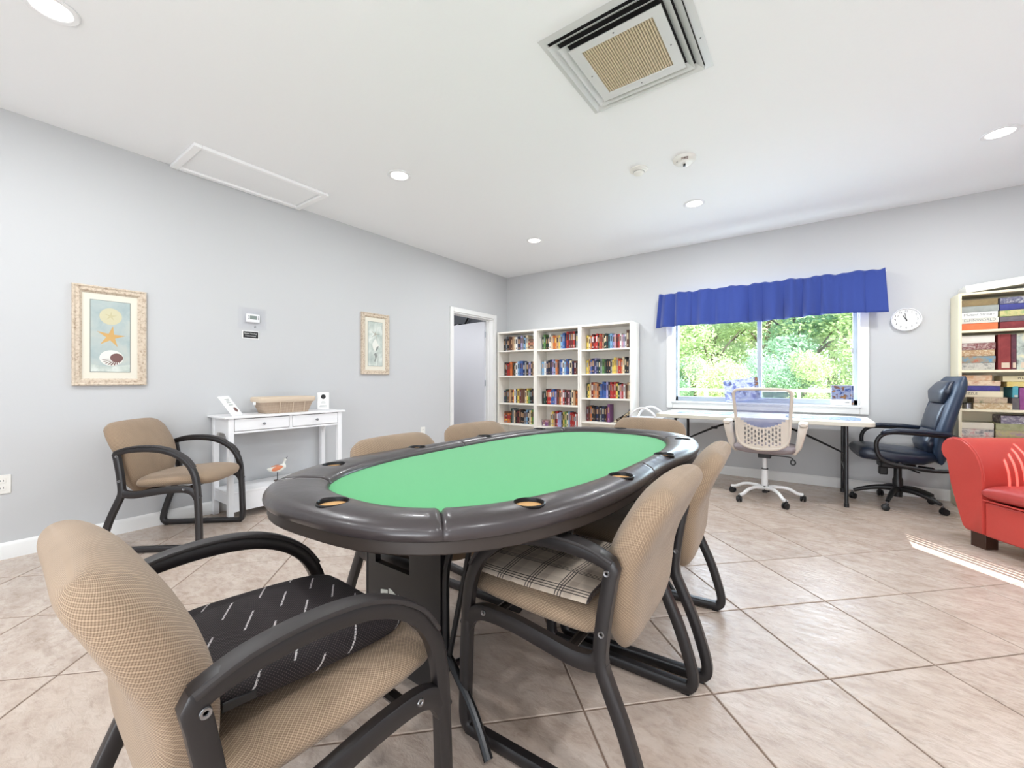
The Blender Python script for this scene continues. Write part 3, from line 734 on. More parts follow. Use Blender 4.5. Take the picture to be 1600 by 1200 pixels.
left5 = [([(222, 110, 66), (232, 128, 78)], 'orange puzzle box at the bottom of the top shelf left stack', None), ([(226, 226, 214)], 'off white puzzle box lettered ELFINWORLD', 'ELFINWORLD'), ([(240, 240, 236)], 'white puzzle box lettered in grey, middle of top shelf stack', 'Mutant Stream'),
         ([(150, 156, 150), (168, 174, 168)], 'plain grey green puzzle box second from top of left stack', None), ([(128, 110, 76), (150, 130, 90)], 'olive puzzle box topmost of the left stack on top shelf', None)]
for k, (cols, l, wd) in enumerate(left5):
    z1 = bz[k + 1]; pbox(1.024, 1.232 + (.006 if k % 2 else 0), bz[k], z1, cols, l, wd, ink='greyink', tsize=.03)
r5 = [([(112, 34, 40), (140, 60, 60)], 'maroon puzzle box lowest of the top shelf right stack'), ([(96, 92, 98), (120, 112, 118)], 'dark grey puzzle box above the maroon one'), ([(130, 170, 110), (210, 200, 140), (120, 160, 90)], 'green patterned puzzle box in the top shelf right stack'), ([(58, 62, 130), (74, 80, 150)], 'blue violet puzzle box in the top shelf right stack'), ([(190, 196, 200), (90, 90, 120), (220, 220, 216)], 'white and navy puzzle box topmost of the right stack')]
for k, (cols, l) in enumerate(r5): pbox(1.245, 1.53, bz[k], bz[k + 1] - .001, cols, l)
s2 = [1.177, 1.238, 1.294, 1.347, 1.405, 1.468]
p5 = [([(150, 148, 140), (200, 196, 184), (110, 110, 110)], 'grey landscape puzzle box lowest on the second shelf'), ([(196, 92, 66), (150, 150, 130), (90, 150, 190)], 'red and blue puzzle box second up on the second shelf'), ([(220, 204, 170), (180, 140, 100), (230, 220, 190)], 'beige village puzzle box in the second shelf stack'), ([(230, 222, 214), (120, 50, 50), (220, 200, 190)], 'white puzzle box with maroon pictures on the second shelf'), ([(232, 228, 216), (236, 232, 220)], 'plain off white puzzle box topmost on the second shelf')]
for k, (cols, l) in enumerate(p5): pbox(1.024, 1.215 + .004 * (k % 2), s2[k], s2[k + 1], cols, l, scale=30)
def standing(x0, x1, h, z, cols, label, y=5.14):
    t = thing('puzzle_box', label, 'puzzle box', ((x0 + x1) / 2, y, z), group='puzzle boxes in the cream bookcase'); w = (x1 - x0) / 2
    m = m_picture('box_print', cols, 16, R_.uniform(0, 50))
    MB().box(-w, 0, 0, w * .2, .2, h).obj('box_base', m, t); MB().box(-w * .6, -.001, -.0, w, .201, h + .0015).obj('lid', m, t, bevel=.001, seg=1)
    MB().box(-w * .45, -.002, h * .05, w * .8, -.001, h * .2).obj('label_strip', 'linen', t)
standing(1.235, 1.305, .29, 1.177, [(128, 44, 46), (150, 60, 58)], 'dark red puzzle box standing upright on the second shelf')
standing(1.308, 1.335, .285, 1.177, [(70, 40, 56), (110, 60, 70)], 'narrow plum puzzle box standing beside the dark red one')
standing(1.337, 1.42, .29, 1.177, [(90, 100, 90), (190, 200, 190), (230, 226, 190)], 'green and silver puzzle box standing on the second shelf')
standing(1.422, 1.50, .28, 1.177, [(200, 210, 160), (230, 226, 190)], 'pale green puzzle box standing on the second shelf')
s3 = [.849, .901, .949, 1.0]
pbox(1.095, 1.31, s3[0], s3[1], [(232, 222, 196), (180, 150, 110), (236, 228, 204)], 'cream map puzzle box lowest on the third shelf')
t = thing('small_tin', 'small silver tin with black lid on the third shelf', 'tin', (1.062, 5.15, .849)); MB().lathe([(0, 0), (.027, 0), (.027, .042), (0, .042)], 16).obj('body', 'steel', t); MB().lathe([(0, .042), (.029, .042), (.029, .05), (0, .05)], 16).obj('lid', 'black', t)
pbox(1.10, 1.285, s3[1], s3[2], [(150, 120, 110), (200, 180, 150), (110, 120, 90)], 'brown garden puzzle box in the middle of third shelf stack')
pbox(1.024, 1.262, s3[2], s3[3], [(232, 220, 188)], 'cream puzzle box lettered PUZZLE', 'PUZZLE', tsize=.026, wx=-.07)
pbox(1.030, 1.245, s3[3], 1.045, [(58, 52, 116), (80, 74, 150)], 'deep violet puzzle box above the one lettered PUZZLE')
pbox(1.026, 1.248, 1.045, 1.087, [(214, 180, 150), (230, 210, 180), (190, 140, 110)], 'peach puzzle box on the third shelf')
pbox(1.026, 1.20, 1.087, 1.135, [(214, 150, 96), (236, 220, 190)], 'orange and cream puzzle box topmost on the third shelf')
pbox(1.285, 1.50, 1.035, 1.08, [(226, 208, 140), (210, 184, 100)], 'yellow puzzle box right of the peach one', y=5.14)
pbox(1.262, 1.50, 1.08, 1.125, [(226, 214, 170), (236, 226, 186)], 'pale yellow puzzle box on the third shelf right', 'PUZZLE', tsize=.022, y=5.14)
standing(1.315, 1.345, .09, .95, [(70, 150, 170), (100, 180, 190)], 'teal puzzle box end between the two third shelf stacks')
b_ = pbox(1.352, 1.50, .849, 1.03, [(130, 62, 120), (160, 90, 150)], 'large purple puzzle box standing on the third shelf', scale=6)
pbox(1.312, 1.349, .849, .949, [(110, 100, 100), (80, 80, 84)], 'dark grey puzzle box end beside the purple one')
s4 = [.501, .56, .62, .68, .735]
for k, (cols, l) in enumerate([([(214, 206, 186), (226, 220, 200)], 'pale puzzle box lowest on the fourth shelf'), ([(170, 60, 60), (220, 200, 190), (90, 60, 60)], 'red floral puzzle box on the fourth shelf'), ([(196, 90, 96), (220, 210, 200), (60, 70, 90)], 'pink floral puzzle box on the fourth shelf'), ([(226, 218, 200), (232, 226, 206)], 'cream puzzle box topmost of the fourth shelf left stack')]):
    pbox(1.024, 1.21, s4[k], s4[k + 1], cols, l)
for k, (cols, l) in enumerate([([(70, 160, 190), (90, 180, 200)], 'turquoise puzzle box low on the fourth shelf'), ([(150, 140, 90), (200, 190, 140), (90, 90, 60)], 'olive patterned puzzle box on the fourth shelf'), ([(170, 140, 160), (190, 180, 130), (140, 120, 140)], 'mauve patterned puzzle box on the fourth shelf'), ([(150, 150, 110), (190, 190, 150)], 'moss green puzzle box on the fourth shelf')]):
    pbox(1.222, 1.50, s4[k], s4[k + 1], cols, l)
pbox(1.25, 1.50, .735, .80, [(226, 222, 220), (120, 110, 130), (232, 228, 224)], 'white spotted puzzle box topmost on the fourth shelf', scale=24)
# long white flat box resting aslant on top
o = MB().box(-.0, -.12, 0, .72, .10, .062).obj('flat_box', mat('white_card', (236, 234, 226), .6), bevel=.002, loc=(1.05, 5.24, 1.8295), rot=(0, -rad(6.5), 0)); tag(o, 'long flat white box resting aslant on top of cream bookcase', 'box')
o = bx('storage_box', mat('beige_card', (206, 196, 170), .7), 1.48, 5.13, 1.828, 1.80, 5.33, 1.876, bevel=.002); tag(o, 'low beige box on cream bookcase propping the slanted white box', 'box')

# ------------------------------------------------------------------ console table and what stands on it
t = thing('console_table', 'narrow white console table with two drawers against left wall', 'table', (-3.805, 1.785, 0))
cx0, cx1, cy0, cy1 = -.165, .165, -.475, .475
MB().box(cx0 - .012, cy0 - .03, .79, cx1 + .012, cy1 + .03, .808).obj('tabletop', 'white', t, bevel=.004)
for x in (cx0, cx1 - .04):
    for y in (cy0, cy1 - .04): MB().box(x, y, 0, x + .04, y + .04, .79).obj('leg', 'white', t, bevel=.003)
b = MB(); b.box(cx0 + .005, cy0 + .04, .672, cx0 + .02, cy1 - .04, .79); b.box(cx0 + .04, cy0 + .008, .672, cx1 - .04, cy0 + .022, .79); b.box(cx0 + .04, cy1 - .022, .672, cx1 - .04, cy1 - .008, .79)
b.box(cx1 - .02, cy0 + .04, .672, cx1 - .006, cy1 - .04, .688); b.box(cx1 - .02, -.012, .688, cx1 - .006, .012, .79); b.box(cx0 + .02, cy0 + .03, .672, cx1 - .02, cy1 - .03, .68)
b.obj('apron', 'white', t)
for s_ in (-1, 1):
    y0_, y1_ = (cy0 + .044, -.016) if s_ < 0 else (.016, cy1 - .044)
    dw = MB().box(cx1 - .03, y0_, .692, cx1 - .002, y1_, .784).obj('drawer', 'white', t, bevel=.002)
    MB().lathe([(0, 0), (.006, 0), (.005, .012), (.011, .018), (.011, .024), (0, .028)], 12, mt=Matrix.Translation((cx1 - .002, (y0_ + y1_) / 2, .738)) @ Matrix.Rotation(PI / 2, 4, 'Y')).obj('knob', 'steel', dw)
# arched side brackets and low shelf
for y in (cy0 + .008, cy1 - .022):
    for s_ in (0, 1):
        P = [(0, 0), (.06, 0), (.035, -.02), (.015, -.06), (0, -.09)]
        P = [(cx0 + .04 + a if s_ == 0 else cx1 - .04 - a, .672 + z) for a, z in P]
        b = MB(); n = len(P); b.add([(a, y, z) for a, z in P] + [(a, y + .014, z) for a, z in P], [tuple(range(n)), tuple(range(2 * n - 1, n - 1, -1))] + [(i, n + i, n + (i + 1) % n, (i + 1) % n) for i in range(n)]); b.obj('bracket', 'white', t)
MB().box(cx0 + .0, cy0 + .01, .20, cx1 - .006, cy1 - .01, .216).obj('low_shelf', 'white', t, bevel=.002)
b = MB(); b.box(cx1 - .022, cy0 + .04, .06, cx1 - .008, cy1 - .04, .20)
for y in (cy0 + .008, cy1 - .022): b.box(cx0 + .04, y, .12, cx1 - .04, y + .014, .20)
b.obj('lower_rail', 'white', t, bevel=.002)

t = thing('framed_sign', 'white framed notice card leaning back on console table', 'sign', (-3.70, 1.40, .809), rot=(0, rad(-36), rad(42)))
MB().box(-.008, -.07, 0, .004, .07, .19).obj('frame', 'white', t, bevel=.003)
MB().box(.004, -.055, .015, .005, .055, .175).obj('card', 'paper', t)
for z, w in ((.155, .03), (.14, .022), (.125, .03), (.11, .018), (.10, .03)): MB().box(.005, -w, z - .0025, .0055, w, z + .0025).obj('print_line', 'greyink', t)
MB().lathe([(0, 0), (.02, 0), (.024, .0006), (0, .0006)], 9, mt=Matrix.Translation((.005, .018, .055)) @ Matrix.Rotation(PI / 2, 4, 'Y')).obj('emblem', 'shellbrown', t)
b = MB(); b.box(-.05, -.02, .0, -.012, .02, .02); b.obj('easel_stand', 'black', t, bevel=.003)
# basket
t = thing('wicker_basket', 'rectangular wicker basket with beige cloth lining on console table', 'basket', (-3.80, 1.80, .809))
b = MB(); rows = []
for (sx_, sy_, z) in ((.085, .185, 0), (.10, .215, .075), (.112, .235, .115), (.106, .229, .115), (.094, .209, .07), (.08, .18, .006)):
    rows.append([Vector((x, y, z)) for x, y in superel(sx_, sy_, 8, 32)])
b.grid(rows, True, True); b.obj('basket_body', 'wicker', t, sharp=50)
b = MB(); rows = []
for (sx_, sy_, z) in ((.108, .232, .093), (.117, .241, .105), (.116, .24, .134), (.108, .232, .138), (.10, .224, .134), (.10, .222, .095)): rows.append([Vector((x, y, z)) for x, y in superel(sx_, sy_, 8, 32)])
rows.append(rows[0]); b.grid(rows, True, False); b.obj('cloth_lining', 'linen', t, sharp=60)
for y in (-.08, .03, .13): MB().tube([(.092, y, .0), (.105, y, .075), (.114, y, .1)], .003, 6).obj('rib', 'linen', t)
MB().box(-.02, -.242, .075, .02, -.238, .10).obj('tag', 'paper', t)
t = thing('table_card', 'small upright white card with round emblem at console end', 'card', (-3.80, 2.165, .809), rz=rad(-14))
MB().box(-.012, -.055, 0, .012, .055, .006).obj('foot', 'clear', t); MB().box(-.002, -.052, .004, .002, .052, .165).obj('card', 'paper', t)
MB().lathe([(0, 0), (.022, 0), (.022, .0006), (0, .0006)], 16, mt=Matrix.Translation((.002, 0, .125)) @ Matrix.Rotation(PI / 2, 4, 'Y')).obj('emblem', 'ink', t)
for z, w in ((.08, .015), (.065, .02), (.04, .03), (.03, .035)): MB().box(.002, -w, z - .0015, .0025, w, z + .0015).obj('print_line', 'greyink', t)
# wooden shore bird
t = thing('bird_figurine', 'painted wooden shore bird on a thin leg on console low shelf', 'figurine', (-3.78, 1.735, .216))
MB().lathe([(0, 0), (.028, 0), (.028, .008), (0, .008)], 16).obj('base', 'wood_dark', t)
MB().cyl((0, 0, .008), (0, 0, .085), .003, 6).obj('leg', 'ink', t)
P = smooth_path([(0, -.085, .115), (0, -.05, .105), (0, 0, .10), (0, .035, .11), (0, .05, .13), (0, .055, .15), (0, .062, .165)], 4)
rr = [.002 + .026 * math.sin(PI * min(1, i / (len(P) * .72))) ** .8 + (.009 if i > len(P) * .55 else 0) for i in range(len(P))]; rr[-1] = .012
MB().tube(P, rr, 10).obj('body', 'shellwhite', t, sharp=60)
MB().lathe([(0, -.014), (.01, -.01), (.014, 0), (.01, .011), (0, .014)], 12, (0, .064, .172)).obj('head', 'shellwhite', t)
MB().tube([(0, .070, .178), (0, .088, .202)], [.004, .001], 6).obj('beak', 'ink', t)
for s_ in (-1, 1):
    b = MB(); n_ = 12; b.lathe([(0, 0), (.8, .0), (1, .12), (.7, .2), (0, .22)], 14, mt=Matrix.Translation((s_ * .019, -.012, .112)) @ Matrix.Rotation(rad(12), 4, 'X') @ Matrix.Diagonal((1, .048, .02, 1)) @ Matrix.Rotation(s_ * PI / 2, 4, 'Y') @ Matrix.Diagonal((1, 1, .05, 1))); b.obj('wing', 'orange', t, sharp=60)

# ------------------------------------------------------------------ poker table
Q = [0.5693, 1.049, 2.8352, 0.0026, 0.0073, -0.0387, 0.0207, -0.004, -0.004, -0.0108, -0.0153]; TC = (-1.01, 1.59)
def rim_r(t):
    c, s_ = math.cos(t), math.sin(t); r = (abs(c / Q[0]) ** Q[2] + abs(s_ / Q[1]) ** Q[2]) ** (-1 / Q[2]); m = 1
    for k in range(1, 5): m += Q[1 + 2 * k] * math.cos(k * t) + Q[2 + 2 * k] * math.sin(k * t)
    return r * m
def rim(t, ins=0):
    e = .004; p = Vector((rim_r(t) * math.cos(t), rim_r(t) * math.sin(t))); a = Vector((rim_r(t - e) * math.cos(t - e), rim_r(t - e) * math.sin(t - e))); b = Vector((rim_r(t + e) * math.cos(t + e), rim_r(t + e) * math.sin(t + e)))
    d = (b - a).normalized(); return p - Vector((d.y, -d.x)) * ins
def felt(t, ins=0):
    a, b_, n = .440 + ins, .935 + ins, 2.8; c, s_ = math.cos(t), math.sin(t); r = (abs(c / a) ** n + abs(s_ / b_) ** n) ** (-1 / n); return Vector((r * c + .005, r * s_ + .012))
pt = thing('poker_table', 'oval poker table with green felt and dark padded leather rail', 'table', (TC[0], TC[1], 0))
NR = 120
MB().prism([tuple(rim(2 * PI * i / NR, .012)) for i in range(NR)], .694, .728).obj('apron', 'apron', pt, sharp=30, bevel=.004)
MB().prism([tuple(felt(2 * PI * i / NR, .012)) for i in range(NR)], .728, .750).obj('felt_surface', 'felt', pt)
cups = []
for x_, y_ in ((-.998, .60), (-.55, .811), (-.50, 1.301), (-.50, 1.80), (-.55, 2.35), (-1.02, 2.62), (-1.47, 2.33), (-1.50, 1.80), (-1.50, 1.317), (-1.465, .822)):
    t_ = math.atan2(y_ - TC[1], x_ - TC[0]); p_ = rim(t_) * .52 + felt(t_) * .48; cups.append((p_.x + TC[0], p_.y + TC[1]))
cut = MB()
for x, y in cups: cut.lathe([(0, .60), (.041, .60), (.041, .9), (0, .9)], 24, (x - TC[0], y - TC[1], 0))
cut_o = cut.obj('cutter', 'black'); cut_o.location = (TC[0], TC[1], 0)
seams = [rad(a) for a in (-74, -6, 67, 111, 182, 253.5, 286)]; rseams = [rad(a) for a in (-69.5, -6, 62.5, 115.5, 182, 249, 290.5)]
for a, e, ra, re_ in zip(seams, seams[1:], rseams, rseams[1:]):
    L = abs(e - a) * .8; n = max(14, int(L / .03)); rows = []
    ts = [0, .004, .012, .022] ; 
    us = sorted(set([0, .002 / L, .005 / L, .010 / L, .02 / L] + [i / n for i in range(1, n)] + [1 - .02 / L, 1 - .010 / L, 1 - .005 / L, 1 - .002 / L, 1]))
    for u in us:
        t_ = a + (e - a) * u; dmin = min(u, 1 - u) * L
        k = 1 - .5 * max(0, 1 - dmin / .010) ** 2
        wr = .0015 * math.sin(u * 61 + a * 7) + .001 * math.sin(u * 137)
        po, pi_ = rim(ra + (re_ - ra) * u), felt(t_); d = (pi_ - po); w = d.length; d = d / w
        sec = [(0.006, .728), (0, .738), (.002, .752), (.012, .764), (.035, .7735), (w * .5, .777 + wr), (w - .028, .774), (w - .008, .765), (w, .752), (w - .002, .740), (w - .01, .728)]
        rows.append([Vector((po.x + d.x * (x if k > .99 else w / 2 + (x - w / 2) * (1 - (1 - k) * .10)), po.y + d.y * (x if k > .99 else w / 2 + (x - w / 2) * (1 - (1 - k) * .10)), .728 + (z - .728) * (.55 + .45 * k))) for x, z in sec])
    b = MB(); b.grid(rows, True, True); o = b.obj('rail_cushion', 'leather', pt, sharp=60)
    bo = o.modifiers.new('cups', 'BOOLEAN'); bo.object = cut_o; bo.operation = 'DIFFERENCE'; bo.solver = 'EXACT'
    bpy.context.view_layer.update()
    me = D.meshes.new_from_object(o.evaluated_get(bpy.context.evaluated_depsgraph_get())); o.modifiers.clear(); o.data = me
    me.materials.clear(); me.materials.append(M['leather']); me.shade_smooth(); me.set_sharp_from_angle(angle=rad(45))
D.objects.remove(cut_o)
for x, y in cups:
    o = MB().lathe([(.0405, .764), (.0425, .774), (.0395, .7765), (.0375, .772), (.0375, .732), (.0395, .732)], 24, (0, 0, 0)).obj('cup_holder', 'blackm', pt, loc=(x - TC[0], y - TC[1], 0))
    MB().lathe([(0, .7285), (.037, .7285), (.037, .7655), (0, .7655)], 20).obj('cup_base', 'cork', o)
# legs: two black leg boards with bent tubes and splayed feet
for y, x0_, near in ((-.62, -.356, True), (.66, -.19, False)):
    x1_ = x0_ + .385; b = MB(); b.box(x0_, y - .012, .05, x1_, y + .012, .41); b.box(x0_, y - .012, .41, x0_ + .042, y + .012, .69); b.box(x0_ + .232, y - .012, .41, x1_, y + .012, .69)
    lg = b.obj('leg_panel', 'black', pt)
    b = MB()
    b.tube(smooth_path([(x1_ + .015, y, .14), (x1_ + .012, y, .35), (x1_ + .015, y, .47), (x1_ + .04, y, .56), (x1_ + .07, y, .69)], 4), .012, 10)
    b.tube([(x1_ + .03, y, .20), (x1_ + .13, y + .02, .69)], .009, 8)
    b.tube(smooth_path([(x1_ + .015, y, .20), (x1_ + .07, y - .01, .16), (x1_ + .16, y - .03, .09), (x1_ + .24, y - .06, .014)], 5), .014, 10)
    b.tube(smooth_path([(x0_ - .015, y, .20), (x0_ - .07, y - .01, .16), (x0_ - .12, y + .03, .09), (x0_ - .16, y + .06, .014)], 5), .014, 10)
    b.tube([(x0_ - .014, y, .12), (x0_ - .014, y, .69)], .011, 8)
    b.tube(smooth_path([(x1_ - .1, y, .06), (x1_ - .1, y + .12, .04), (x1_ - .1, y + .24, .014)], 4), .013, 8)
    b.obj('leg_frame', 'blackm', pt)
    if near:
        for P in ([(-.07, -.05), (-.07, .018), (-.03, .026), (-.03, .014), (-.055, .008), (-.055, -.05)], [(-.024, -.05), (-.024, .034), (-.012, .034), (.02, .02), (.03, .026), (.075, -.02), (.06, -.05), (.045, -.05), (.05, -.022), (.028, .006), (.018, .002), (-.01, .014), (-.01, -.05)]):
            b = MB(); n = len(P); b.add([(x, y - .0125, z) for x, z in P] + [(x, y - .0135, z) for x, z in P], [tuple(range(n)), tuple(range(2 * n - 1, n - 1, -1))] + [(i, n + i, n + (i + 1) % n, (i + 1) % n) for i in range(n)])
            o = b.obj('emblem', mat('pale_grey_print', (190, 192, 184), .6), lg); o.location = (-.21, 0, .30)

# ------------------------------------------------------------------ tan guest chairs
def chair_proto():
    t = thing('guest_chair', '', 'chair')
    W2 = .274
    loop = [(-.462, .630), (-.40, .648), (-.307, .654), (-.215, .646), (-.14, .622), (-.075, .578), (-.03, .515), (-.006, .43), (.003, .30), (.008, .16), (.010, .06), (0, .026), (-.03, .018), (-.15, .020), (-.30, .022), (-.50, .022), (-.535, .030), (-.545, .055), (-.535, .11), (-.50, .22), (-.455, .325), (-.436, .375), (-.436, .43), (-.447, .52), (-.46, .595)]
    P = [(p.x, p.y) for p in smooth_path([Vector((a, b_, 0)) for a, b_ in loop], 3, True)]
    def sec(h, w, k=3):
        o = []
        for i in range(12):
            a = 2 * PI * i / 12; c, s_ = math.cos(a), math.sin(a); o.append((h * math.copysign(abs(c) ** (2 / k), c), w * math.copysign(abs(s_) ** (2 / k), s_)))
        return o
    for s_ in (-1, 1):
        b = MB(); w0 = s_ * W2
        b.sweep2(P, sec(.0185, .0155, 5), w0)
        rail = [(p.x, p.y) for p in smooth_path([Vector(q) for q in ((-.437, .395, 0), (-.415, .375, 0), (-.36, .368, 0), (-.28, .378, 0), (-.17, .392, 0), (-.07, .392, 0), (-.02, .37, 0), (.004, .33, 0))], 4)]
        b.sweep2(rail, sec(.023, .015, 5), w0, closed=False)
        fr = b.obj('side_frame', 'frame', t, sharp=40)
        b = MB(); ap = [(p.x, p.y) for p in smooth_path([Vector(q) for q in ((-.468, .640, 0), (-.40, .664, 0), (-.307, .672, 0), (-.21, .664, 0), (-.13, .636, 0), (-.062, .588, 0), (-.02, .53, 0))], 5)]
        rows_sec = sec(.006, .021, 4); b.sweep2(ap, rows_sec, w0, closed=False); b.obj('arm_pad', 'armpad', fr, sharp=40)
        for x, z in ((-.455, .612), (-.441, .458), (-.072, .396)):
            MB().lathe([(0, 0), (.0085, 0), (.0075, .0025), (.004, .002), (.003, .0), (0, 0)], 14, mt=Matrix.Translation((x, w0 + s_ * .0158, z)) @ Matrix.Rotation(-s_ * PI / 2, 4, 'X')).obj('screw', 'steel', fr)
        for x in (-.52, -.01): MB().box(x - .014, w0 - .012, 0, x + .014, w0 + .012, .008).obj('rubber_foot', 'black', fr, bevel=.002, seg=1)
    for x, z in ((-.34, .372), (-.09, .385)): MB().tube([(x, -W2, z), (x, W2, z)], .013, 8).obj('stretcher', 'blackm', t)
    # seat
    def pillow(cen, wt, tt, N=18, MM=28, ex=2.6, curl=0, name='seat', mt='tan', back=False):
        rows = []
        for i in range(N + 1):
            t_ = (1 - math.cos(PI * i / N)) / 2; t_ = min(max(t_, .0008), .9992)
            p = cen(t_); q0, q1 = cen(max(0, t_ - .02)), cen(min(1, t_ + .02)); d = (q1 - q0).normalized(); nrm = Vector((-d.z, 0, d.x))
            e = max(0, 1 - abs(2 * t_ - 1) ** (12 if back else 9)) ** (1 / 2.2)
            w, th = wt(t_), tt(t_) * e
            row = []
            for x, y in superel(w, th, ex, MM):
                cu = curl * (x / .25) ** 2
                row.append(p + Vector((0, x, 0)) + nrm * (y + cu))
            rows.append(row)
        b = MB(); b.grid(rows, True, True); return b.obj(name, mt, t, sharp=75)
    seat_c = [(-.43, .432), (-.36, .424), (-.25, .432), (-.12, .443), (-.02, .440), (.045, .418)]
    def cs(t_):
        L = len(seat_c) - 1; k = min(int(t_ * L), L - 1); f = t_ * L - k; a, b_ = seat_c[k], seat_c[k + 1]; return Vector((a[0] + (b_[0] - a[0]) * f, 0, a[1] + (b_[1] - a[1]) * f))
    pillow(cs, lambda u: interp([(0, .12), (.05, .19), (.15, .235), (.6, .253), (.85, .235), (.95, .19), (1, .11)], u), lambda u: interp([(0, .034), (.3, .047), (.8, .046), (1, .032)], u), name='seat')
    BT = [(-.432, .338, .12, .030), (-.440, .395, .18, .046), (-.446, .45, .212, .053), (-.446, .51, .230, .056), (-.450, .57, .240, .057), (-.468, .635, .248, .056), (-.497, .695, .252, .054), (-.526, .75, .248, .050), (-.556, .790, .228, .043), (-.572, .814, .175, .032)]
    L = len(BT) - 1; Pp = smooth_path([Vector((a, 0, z)) for a, z, w, h in BT], 8)
    def at(u, c): k = min(int(u * L), L - 1); f = u * L - k; return BT[k][c] + (BT[k + 1][c] - BT[k][c]) * f
    def cb(t_):
        q = t_ * (len(Pp) - 1); k = min(int(q), len(Pp) - 2); return Pp[k].lerp(Pp[k + 1], q - k)
    pillow(cb, lambda u: at(u, 2), lambda u: at(u, 3), N=30, MM=36, ex=3.3, curl=.012, name='backrest', back=True)
    return t
chairs = [  # x, y, heading deg, label
    (-.966, .691, 87.3, 'tan guest chair nearest the camera with a black mesh cushion on its seat'),
    (-.872, 1.236, 181.5, 'tan guest chair with a plaid blanket on its seat, right side of poker table'),
    (-.872, 1.845, 184.5, 'tan guest chair at the far right side of the poker table, farther from camera'),
    (-3.385, 1.175, 43.6, 'tan guest chair standing alone by the left wall near the console'),
    (-1.105, 1.325, 2, 'tan guest chair tucked in on the left of the poker table, nearer one'),
    (-1.20, 1.945, -6.6, 'tan guest chair tucked in on the left of poker table in front of the door'),
    (-.92, 2.40, -88, 'tan guest chair at the far end of the poker table before the bookcases')]
ch0 = chair_proto(); CH = []
for i, (x, y, a, l) in enumerate(chairs):
    o = ch0 if i == 0 else copy_tree(ch0)
    o.location = (x, y, 0); o.rotation_euler = (0, 0, rad(a)); o['label'] = l; o['group'] = 'tan upholstered guest chairs'; CH.append(o)
# black mesh cushion on the nearest chair
def slab(name, m, w, l, th, ex=5, bulge=.01, N=14, parent=None):
    rows = []
    for i in range(N + 1):
        t_ = (1 - math.cos(PI * i / N)) / 2; x = -l / 2 + l * t_; e = max(.02, 1 - abs(2 * t_ - 1) ** 8) ** (1 / 3)
        ww = w / 2 * (1 - .10 * abs(2 * t_ - 1) ** 6)
        rows.append([Vector((x, a, b_)) for a, b_ in superel(ww, (th / 2 + bulge * (1 - abs(2 * t_ - 1) ** 2)) * e, ex if False else 3.2, 28)])
    return MB().grid(rows, True, True).obj(name, m, parent, sharp=75)
cu = thing('seat_cushion', 'black mesh cushion with white dashes lying on the nearest chair', 'cushion')
slab('cushion_pad', 'blackmesh', .40, .40, .05, parent=cu)
MB().box(-.185, -.199, -.010, -.13, -.193, .006).obj('strap', 'black', cu, bevel=.002)
cu.matrix_world = Matrix.Translation((-.966, .691, 0)) @ Matrix.Rotation(rad(87.3), 4, 'Z') @ Matrix.Translation((-.215, .03, .512)) @ Matrix.Rotation(rad(4), 4, 'Y')
# plaid blanket
bl = MB(); rows = []
for i in range(19):
    x = -.20 + .40 * i / 18; rows.append([Vector((x, y, .478 + .004 * math.sin(9 * x + 20 * y) + z)) for y, z in [(-.215, 0), (-.2, .010), (-.1, .018), (0, .016), (.1, .018), (.18, .014), (.208, .006), (.214, -.002), (.2, -.006), (.17, -.004), (0, 0), (-.2, -.004)]])
o = bl.grid(rows, True, True).obj('blanket', 'plaid', sharp=60); tag(o, 'beige plaid blanket folded on the chair right of the poker table', 'blanket')
o.matrix_world = Matrix.Translation((-.872, 1.236, 0)) @ Matrix.Rotation(rad(181.5), 4, 'Z') @ Matrix.Translation((-.17, 0, 0))

# ------------------------------------------------------------------ folding table with jigsaws
ft = thing('folding_table', 'long off white folding table under the window', 'table', (-.48, 4.885, 0))
a, b_ = .90, .40
P = superel(a, b_, 14, 48)
MB().prism(P, .702, .738).obj('tabletop', 'tabletop', ft, sharp=30, bevel=.004)
for s_ in (-1, 1):
    b = MB(); x = s_ * .71
    b.tube(smooth_path([(x, -.30, .02), (x, -.285, .3), (x, -.27, .69)], 3), .0145, 10); b.tube(smooth_path([(x, .30, .02), (x, .285, .3), (x, .27, .69)], 3), .0145, 10)
    b.tube([(x, -.285, .30), (x, .285, .30)], .011, 8); b.tube([(x, -.27, .69), (x, .27, .69)], .012, 8); lg = b.obj('leg_frame', 'steel' if False else 'blackm', ft)
    for y in (-.30, .30): MB().cyl((x, y, 0), (x, y, .035), .018, 10).obj('rubber_tip', 'black', lg)
    MB().tube([(x, 0, .42), (s_ * .40, 0, .58), (s_ * .12, 0, .695)], [.008, .011, .008], 8).obj('brace', 'blackm', ft)
    MB().box(s_ * .38 - .03, -.014, .573, s_ * .38 + .03, .014, .597).obj('brace_lock', 'blackm', ft, bevel=.003)
def jig(cx, cy, w, d, seed, label):
    rr = random.Random(seed); P = []
    n = 36
    for i in range(n):
        t_ = 2 * PI * i / n; k = 1 + rr.uniform(-.05, .05); x, y = [q for q in superel(w / 2, d / 2, 6, n)][i]; P.append((x * k, y * k))
    o = MB().prism(P, 0, .003).obj('jigsaw_puzzle', 'jigsaw', loc=(cx, cy, .7382)); tag(o, label, 'jigsaw')
jig(-.95, 4.93, .55, .42, 1, 'partly made jigsaw puzzle on the left half of folding table')
jig(.06, 4.88, .56, .40, 2, 'partly made blue jigsaw puzzle on the right half of folding table')
